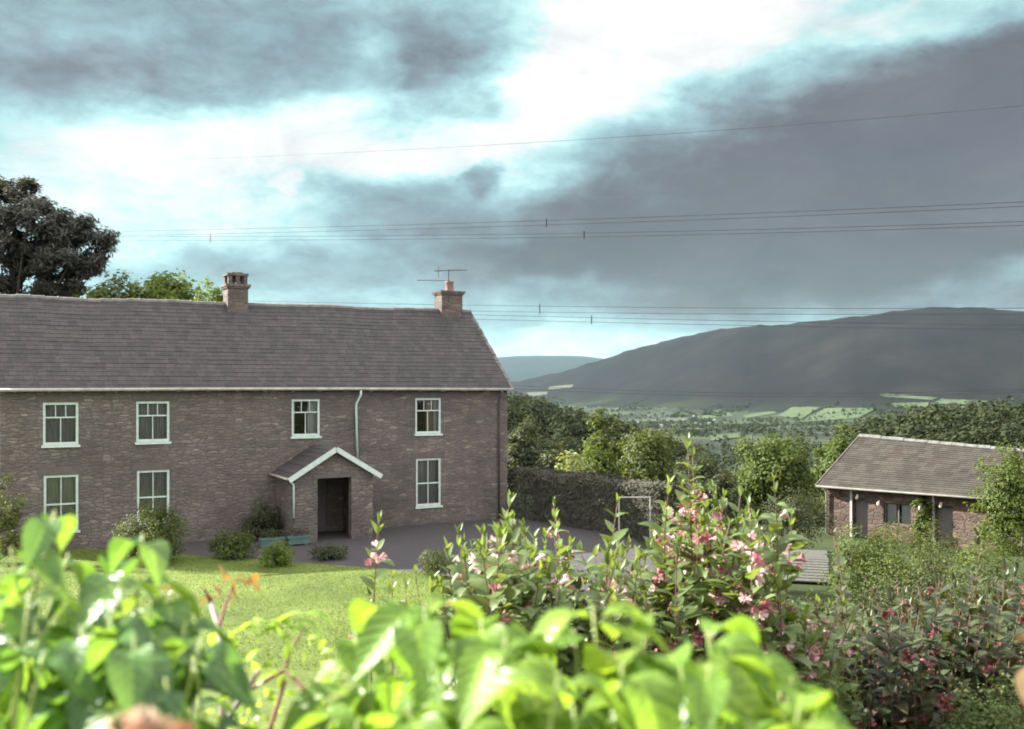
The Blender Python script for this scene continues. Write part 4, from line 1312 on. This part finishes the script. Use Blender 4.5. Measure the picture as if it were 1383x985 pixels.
# flowering shrub, left of the big one
tA = [at(*t) for t in [(690, 668, 4.5), (748, 678, 4.6), (835, 674, 4.3), (618, 716, 4.7), (720, 735, 4.4), (860, 745, 4.6), (660, 770, 4.5), (782, 742, 4.7)]]
tA += tips_under(165, [(590, 728), (640, 722), (680, 690), (760, 690), (800, 735), (880, 720)], 985, 3.6, 4.8)
shrub('weigela_shrub', 'pink flowering shrub right of the lawn, with three tall leafy shoots against the hedge', 'shrub', at(745, 985, 4.9)[:2], tA, M['weigela_leaf'], M['stem'], WT, YT, .058, .15, .8,
      flower=M['pink'], fprob=.15, flen=.04, spread=.62, group='pink flowering shrubs')
tB = [at(*t) for t in [(928, 590, 4.4), (935, 612, 4.5), (1045, 645, 4.3), (960, 655, 4.4), (905, 650, 4.3), (1000, 665, 4.5), (1070, 694, 4.5)]]
tB += [at(rng.uniform(1035, 1160), rng.uniform(800, 1000), rng.uniform(4.4, 5.6)) for _ in range(60)]
tB += tips_under(125, [(880, 690), (905, 650), (935, 620), (960, 650), (1000, 670), (1040, 680), (1056, 790)], 985, 4.0, 5.3)
shrub('weigela_shrub', 'tallest pink flowering shrub, sunlit, reaching above the hedge in the middle', 'shrub', at(990, 985, 4.8)[:2], tB, M['weigela_leaf'], M['stem'], WT, YT, .058, .15, .8,
      flower=M['pink'], fprob=.24, flen=.04, spread=.62, group='pink flowering shrubs')
tC = tips_under(230, [(1060, 815), (1118, 800), (1130, 775), (1200, 790), (1260, 780), (1330, 760), (1400, 740), (1460, 740)], 1010, 5.0, 6.6)
tC += [at(rng.uniform(1060, 1180), rng.uniform(810, 1000), rng.uniform(5.2, 6.4)) for _ in range(50)]
tC += [at(*t) for t in [(1125, 720, 6.2), (1320, 720, 6), (1262, 770, 5.6), (1350, 800, 5.2)]]
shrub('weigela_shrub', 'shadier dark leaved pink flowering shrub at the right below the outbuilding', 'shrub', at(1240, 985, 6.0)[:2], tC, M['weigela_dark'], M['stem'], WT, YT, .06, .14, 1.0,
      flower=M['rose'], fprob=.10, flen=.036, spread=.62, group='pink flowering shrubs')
tD = [at(*t) for t in [(512, 700, 3.8), (530, 775, 3.9), (560, 770, 4.0), (585, 780, 3.9), (548, 790, 3.8), (500, 800, 3.8), (640, 795, 4.1)]]
shrub('weigela_shrub', 'small flowering shrub at the lawn edge with one tall bare necked shoot', 'shrub', at(545, 985, 4.0)[:2], tD, M['weigela_leaf'], M['stem'], WT, YT, (.055), .125, .30,
      flower=M['pink'], fprob=.3, spread=.62, group='pink flowering shrubs')

# close glossy shrubs out of focus
tL = [at(*t) for t in [(75, 690, 1.30), (193, 722, 1.32), (40, 800, 1.2), (150, 790, 1.25), (110, 845, 1.15), (220, 800, 1.35), (15, 740, 1.3), (250, 840, 1.3), (60, 880, 1.1), (180, 880, 1.15)]]
tL += tips_under(30, [(-60, 800), (20, 760), (120, 740), (230, 790), (275, 860)], 1040, 1.05, 1.6)
tL = [p_*.82 for p_ in tL]
shrub('glossy_shrub', 'out of focus dark green shrub with drooping glossy leaves at the left front', 'shrub', (-.52, 1.12), tL, M['big_green'], M['greentwig'], BT, BT[:1], .058, .21, .42, .0045, upness=.6, tip_len=.42, spread=.6, group='close leafy shrubs')
tM = [at(*t) for t in [(520, 815, 1.25), (575, 815, 1.2), (650, 835, 1.15), (480, 850, 1.3), (700, 870, 1.1), (610, 870, 1.1)]]
tM += tips_under(26, [(440, 930), (480, 850), (540, 830), (620, 840), (690, 850), (730, 910)], 1050, 1.0, 1.45)
tM = [p_*.82 for p_ in tM]
shrub('glossy_shrub', 'out of focus lime green shrub with sun shining through its leaves, centre front', 'shrub', (-.08, 1.05), tM, M['big_lime'], M['greentwig'], BT, BT[:1], .062, .25, .42, .0045, upness=.6, tip_len=.42, spread=.6, group='close leafy shrubs')
tN = [at(*t) for t in [(800, 818, 1.15), (775, 850, 1.2), (955, 850, 1.15), (870, 870, 1.1), (1010, 880, 1.2), (1070, 915, 1.15), (920, 900, 1.05)]]
tN += tips_under(26, [(730, 920), (780, 870), (840, 880), (900, 880), (960, 880), (1020, 890), (1080, 950), (1150, 990)], 1060, .95, 1.35)
tN = [p_*.82 for p_ in tN]
shrub('glossy_shrub', 'out of focus mid green broad leaved shrub right of the lime one', 'shrub', (.2, 1.02), tN, M['big_lime'], M['greentwig'], BT, BT[:1], .062, .25, .42, .0045, upness=.6, tip_len=.42, spread=.6, group='close leafy shrubs')

# bare twiggy shrub between them with reddish young leaves
tw = empty('twiggy_shrub', (-.45, 1.7, tz(-.45, 1.7)), label='twiggy grey stemmed shrub with rust coloured young leaves before the lawn', cat='shrub')
org = np.array(tw.location)
mb = MB(); mr = MB(); LP, LA, LN, LL = [], [], [], []; SP_, SA_, SN_, SL_ = [], [], [], []
for (pts, rad, red) in [([(300, 1000, 1.55), (302, 900, 1.6), (296, 850, 1.65), (285, 815, 1.7)], .007, 0), ([(255, 1000, 1.6), (265, 900, 1.6)], .006, 0), ([(300, 985, 1.5), (325, 945, 1.5), (350, 905, 1.5)], .006, 0),
                        ([(340, 930, 1.55), (385, 905, 1.55), (425, 945, 1.5), (440, 990, 1.45)], .0036, 1), ([(385, 905, 1.55), (392, 880, 1.6), (410, 850, 1.65)], .0026, 1), ([(300, 890, 1.6), (318, 905, 1.6), (345, 925, 1.58)], .0028, 1),
                        ([(285, 815, 1.7), (275, 795, 1.7)], .0028, 1), ([(296, 850, 1.65), (305, 815, 1.68), (315, 790, 1.7)], .0028, 1), ([(360, 1000, 1.5), (385, 920, 1.55)], .005, 1), ([(410, 1000, 1.5), (405, 940, 1.5)], .004, 1)]:
    P = np.array([at(*q) for q in pts])
    if pts[0][1] >= 985:
        P = np.concatenate([[[P[0][0]*.6+org[0]*.4, P[0][1]*.6+org[1]*.4, tz(P[0][0], P[0][1])-.02]], P])
    ts = np.linspace(0, 1, len(P)); tt = np.linspace(0, 1, 10)
    P = np.stack([np.interp(tt, ts, P[:, i]) for i in range(3)], -1)
    (mr if red else mb).tube(P-org, np.linspace(rad, rad*.6, 10), 7)
mb.build('stems', M['greytwig'], tw, True); mr.build('twigs', M['redtwig'], tw, True)
for (px_, py_, k_, dd_) in [(285, 800, 4, 1.7), (315, 785, 6, 1.7), (338, 778, 4, 1.72), (240, 795, 3, 1.65)]:
    for _ in range(k_):
        LP.append(at(px_+rng.normal()*6, py_+rng.normal()*5, dd_)); a = rng.normal(size=3); a[2] += .1; LA.append(a); LN.append(UP+rng.normal(size=3)*.6); LL.append(rng.uniform(.022, .045))
V, Fc = scatter(WT[1][0], WT[1][1], np.array(LP), np.array(LA), np.array(LN), np.array(LL), np.array(LL)*.55)
mesh_obj('young_leaves', V-org, Fc, M['young_red'], tw, smooth=True)
for _ in range(80):
    px_ = rng.uniform(285, 450); py_ = rng.uniform(840, 1000)
    SP_.append(at(px_, py_, rng.uniform(1.4, 1.7))); a = rng.normal(size=3); SA_.append(a); SN_.append(UP+rng.normal(size=3)*.8); SL_.append(rng.uniform(.018, .036))
for (px_, py_) in [(395, 840), (410, 830), (360, 840), (345, 850), (385, 850)]:
    for s_ in (-1, 1): SP_.append(at(px_, py_, 1.6)); SA_.append(np.array([s_, .2, .2])); SN_.append(UP); SL_.append(.06)
V, Fc = scatter(WT[2][0], WT[2][1], np.array(SP_), np.array(SA_), np.array(SN_), np.array(SL_))
mesh_obj('foliage', V-org, Fc, M['big_lime'], tw, smooth=True)

# blurred peach blossom at the bottom left
bp = at(205, 978, .62)
bl = empty('blossom_shrub', (bp[0], bp[1]+.05, tz(bp[0], bp[1])), label='peach pink blossom spray at the bottom edge left of centre, out of focus', cat='flower')
org = np.array(bl.location)
mb = MB(); FP, FA = [], []
for (px_, py_) in [(168, 996), (205, 990), (240, 1004), (195, 1012)]:
    t_ = at(px_, py_+6, .62); mb.tube(np.array([[0, 0, -.02], (t_-org)*.5+[0.02, 0, 0], t_-org]), [.005, .004, .003], 6)
    for _ in range(5): FP.append(t_+rng.normal(size=3)*.004); FA.append(norm(np.array([0, -.4, .6])+rng.normal(size=3)*.6))
mb.build('stems', M['greentwig'], bl, True)
V, Fc = scatter(FT[0], FT[1], np.array(FP), np.array(FA), unit(len(FP)), .017)
mesh_obj('petals', V-org, Fc, M['peach'], bl, smooth=True)

# large blurred leaf stem at the right edge
rp = at(1412, 900, .95)
rl = empty('reddish_sapling', (rp[0]+.05, rp[1], tz(rp[0], rp[1])), label='single sapling with pinkish green leaves at the right edge, out of focus', cat='sapling')
org = np.array(rl.location)
mb = MB(); t_ = at(1424, 840, .95)-org
mb.tube(np.array([[0, 0, -.02], [0.01, 0, t_[2]*.5], t_]), [.006, .005, .003], 6); mb.build('stems', M['redtwig'], rl, True)
P = np.array([at(1412, 838, .95), at(1420, 850, .95), at(1432, 905, .96), at(1430, 870, .97)]); A = np.array([[-.35, 0, -.4], [.3, .3, .2], [-.5, -.1, .05], [.8, .2, 0]]); Nn = np.array([[-.6, -.6, .4], [0, 0, 1], [-.2, -.5, .8], [0, 0, 1]])
M['blush'] = leaf_mat('blush_leaf', [(.12, .10, .06), (.15, .11, .08), (.11, .13, .06)], .4, (1.1, 1, .6), .7, .08, True)
V, Fc = scatter(BT[0][0], BT[0][1], P, A, Nn, np.array([.105, .09, .09, .09]))
mesh_obj('foliage', V-org, Fc, M['blush'], rl, smooth=True)

# fine textured conifer bottom right
cp = at(1345, 985, 4.3)
g = tz(cp[0], cp[1])
tp = at(1350, 905, 4.3)[2]
M['conifer'] = leaf_mat('dwarf_conifer', [(.045, .065, .018), (.06, .085, .024), (.08, .105, .03)], .25)
clumps_tree('dwarf_conifer', 'rounded fine textured dwarf conifer in the bottom right corner', (cp[0], cp[1], g), (cp[0], cp[1], (g+tp)/2), (.30, .3, (tp-g)/2*.9), M['conifer'], n_clump=150, per=120, card=.022, clump_r=.10, trunk_r=.03, cat='conifer', lopsided=.05)

# ------------------------------------------------------------------ sky and sun
SUN_EL, SUN_AZ = R(28), math.atan2(-.95, .33)     # azimuth from +Y towards +X
sun_dir = Vector((math.cos(SUN_EL)*math.sin(SUN_AZ), math.cos(SUN_EL)*math.cos(SUN_AZ), math.sin(SUN_EL)))
sl = bpy.data.lights.new('sun', 'SUN'); sl.energy = 5.0; sl.angle = R(.6); sl.color = (1.0, .97, .86)
so = bpy.data.objects.new('sun', sl); link(so); so.rotation_euler = sun_dir.to_track_quat('Z', 'Y').to_euler()

EXPO = 2.35
w = bpy.data.worlds.new('World'); sc.world = w; w.use_nodes = True
nt = w.node_tree
for n_ in list(nt.nodes): nt.nodes.remove(n_)
out = N(nt, 'ShaderNodeOutputWorld'); bg = N(nt, 'ShaderNodeBackground'); L(nt, bg.outputs[0], out.inputs[0])
BGS = .1; bg.inputs['Strength'].default_value = BGS
sky = N(nt, 'ShaderNodeTexSky'); sky.sky_type = 'NISHITA'; sky.sun_disc = False
sky.sun_elevation = SUN_EL; sky.sun_rotation = SUN_AZ
tc = N(nt, 'ShaderNodeTexCoord')
sx = N(nt, 'ShaderNodeSeparateXYZ'); L(nt, tc.outputs['Generated'], sx.inputs[0])


def math_(op, a, b=None, c=None, clamp=False):
    n_ = N(nt, 'ShaderNodeMath', operation=op); n_.use_clamp = clamp
    for i_, v_ in enumerate((a, b, c)):
        if v_ is None: continue
        if hasattr(v_, 'links'): L(nt, v_, n_.inputs[i_])
        else: n_.inputs[i_].default_value = v_
    return n_.outputs[0]


az = math_('ARCTAN2', sx.outputs[0], sx.outputs[1]); el = math_('ARCSINE', sx.outputs[2])
cb = N(nt, 'ShaderNodeCombineXYZ'); L(nt, az, cb.inputs[0]); L(nt, el, cb.inputs[1])
# billowing distortion
mpn = N(nt, 'ShaderNodeMapping'); mpn.inputs['Scale'].default_value = (1, 1, 2.2); L(nt, tc.outputs['Generated'], mpn.inputs[0])
wn1 = noise(nt, mpn.outputs[0], 5.5, 7, .58)
wv = N(nt, 'ShaderNodeVectorMath', operation='MULTIPLY_ADD'); L(nt, wn1.outputs['Color'], wv.inputs[0]); wv.inputs[1].default_value = (.16, .09, 0)
sb = N(nt, 'ShaderNodeVectorMath', operation='SUBTRACT'); L(nt, cb.outputs[0], sb.inputs[0]); sb.inputs[1].default_value = (.08, .045, 0)
L(nt, sb.outputs[0], wv.inputs[2])


def blob(px, py, rx, ry, rot, wgt):
    a = math.atan((px-CX)/F); e_ = math.atan(-(py-HY)/F*math.cos(a))
    mp = N(nt, 'ShaderNodeMapping'); mp.vector_type = 'TEXTURE'
    mp.inputs['Location'].default_value = (a, e_, 0); mp.inputs['Rotation'].default_value = (0, 0, R(rot)); mp.inputs['Scale'].default_value = (rx/F, ry/F, 1)
    L(nt, wv.outputs[0], mp.inputs[0])
    ln = N(nt, 'ShaderNodeVectorMath', operation='LENGTH'); L(nt, mp.outputs[0], ln.inputs[0])
    mr_ = N(nt, 'ShaderNodeMapRange'); mr_.interpolation_type = 'SMOOTHERSTEP'
    mr_.inputs[1].default_value = 0.35; mr_.inputs[2].default_value = 1.25; mr_.inputs[3].default_value = wgt; mr_.inputs[4].default_value = 0
    L(nt, ln.outputs['Value'], mr_.inputs[0])
    return mr_.outputs[0]


acc = None
for b_ in [(230, 45, 420, 95, 0, .30), (110, 115, 190, 60, -4, .20), (590, 110, 120, 85, 10, .28), (650, 20, 120, 80, 0, .14), (490, 85, 55, 45, 0, -.22),
           (330, 185, 320, 58, 5, -.34), (600, 205, 120, 36, 8, -.26), (170, 280, 300, 70, 0, -.22), (405, 250, 26, 18, 0, -.25),
           (540, 365, 400, 42, 2, .2), (1150, 245, 640, 150, 9, .66), (1420, 190, 340, 260, 0, .28), (640, 240, 30, 26, 40, .30), (560, 290, 110, 45, 4, .22),
           (860, 60, 290, 100, 12, -.42), (1300, 12, 220, 32, 3, -.28), (760, 462, 240, 42, 0, -.17), (1340, 362, 110, 22, 4, -.12), (1280, 385, 380, 50, 0, .18), (1020, 428, 460, 40, 0, .13), (700, 210, 90, 60, 0, -.2)]:
    o_ = blob(*b_)
    acc = o_ if acc is None else math_('ADD', acc, o_)
fb = noise(nt, mpn.outputs[0], 8, 8, .6, .3)
fb2 = noise(nt, mpn.outputs[0], 24, 8, .62, .4)
fz = math_('ADD', math_('MULTIPLY_ADD', fb.outputs[0], .55, -.275), math_('MULTIPLY_ADD', fb2.outputs[0], .44, -.22))
field_ = math_('ADD', math_('ADD', acc, fz), .36)
K = 1/(2**EXPO)/BGS
cr = ramp(nt, field_, [(.0, (.97, .96, .95)), (.13, (.84, .94, .93)), (.29, (.56, .86, .86)), (.48, (.36, .57, .60)), (.70, (.25, .335, .37)), (.86, (.18, .20, .225)), (1.0, (.145, .142, .165))])
bil = noise(nt, mpn.outputs[0], 7, 9, .68, .6)
bilr = ramp(nt, bil.outputs[0], [(.28, (.78, .79, .80)), (.5, (1, 1, 1)), (.72, (1.28, 1.27, 1.25))])
cloud_tex = mixc(nt, 1.0, cr.outputs[0], bilr.outputs[0], 'MULTIPLY')
# out-of-view sky overhead and behind, brightened as added fill for the shadows
mz = N(nt, 'ShaderNodeMapRange'); mz.inputs[1].default_value = .45; mz.inputs[2].default_value = .85; mz.inputs[3].default_value = 0; mz.inputs[4].default_value = 1; L(nt, sx.outputs[2], mz.inputs[0])
my = N(nt, 'ShaderNodeMapRange'); my.inputs[1].default_value = .5; my.inputs[2].default_value = -.2; my.inputs[3].default_value = 0; my.inputs[4].default_value = 1; L(nt, sx.outputs[1], my.inputs[0])
gmax = math_('MAXIMUM', mz.outputs[0], my.outputs[0])
BACK = 3.3
backc = ramp(nt, fb.outputs[0], [(.3, (BACK*1.05, BACK*1.0, BACK*.97)), (.7, (BACK*.7, BACK*.68, BACK*.68))])
# blue sky through the gaps, clouds over it
skyc = N(nt, 'ShaderNodeVectorMath', operation='SCALE'); L(nt, sky.outputs[0], skyc.inputs[0]); skyc.inputs['Scale'].default_value = 1.0
cloudc = N(nt, 'ShaderNodeVectorMath', operation='SCALE'); L(nt, mixc(nt, gmax, cloud_tex, backc.outputs[0]), cloudc.inputs[0]); cloudc.inputs['Scale'].default_value = K
fin = mixc(nt, .98, skyc.outputs[0], cloudc.outputs[0])
L(nt, fin, bg.inputs[0])

# ------------------------------------------------------------------ haze
HAZE = True
if HAZE:
    me = MB(); me.box(-26000, 26000, -25500, 26000, -140, 760)
    m, nt, out = new_mat('valley_air')
    pv = N(nt, 'ShaderNodeVolumePrincipled'); pv.inputs['Color'].default_value = (.52, .85, 1.0, 1); pv.inputs['Density'].default_value = .0000085
    pv.inputs['Anisotropy'].default_value = .2
    L(nt, pv.outputs[0], out.inputs['Volume'])
    tag(me.build('haze', m), kind='stuff')

# ------------------------------------------------------------------ camera, render
cam = bpy.data.cameras.new('camera'); co = bpy.data.objects.new('camera', cam); link(co)
co.location = (0, 0, 0); co.rotation_euler = (R(90), 0, 0)
cam.sensor_width = 36; cam.lens = 36*F/1383; cam.shift_y = (HY-492.5)/1383
cam.clip_start = .05; cam.clip_end = 60000
cam.dof.use_dof = True; cam.dof.focus_distance = 14; cam.dof.aperture_fstop = 4.6
sc.camera = co
sc.view_settings.view_transform = 'Standard'; sc.view_settings.look = 'None'
sc.view_settings.exposure = EXPO; sc.view_settings.gamma = 1; sc.view_settings.use_curve_mapping = False
c = sc.cycles
c.use_denoising = True
try: c.denoiser = 'OPENIMAGEDENOISE'
except Exception: pass
c.max_bounces = 6; c.diffuse_bounces = 3; c.glossy_bounces = 2; c.transmission_bounces = 4; c.transparent_max_bounces = 8; c.volume_bounces = 0
c.filter_width = 1.8
c.use_adaptive_sampling = True; c.adaptive_threshold = .02
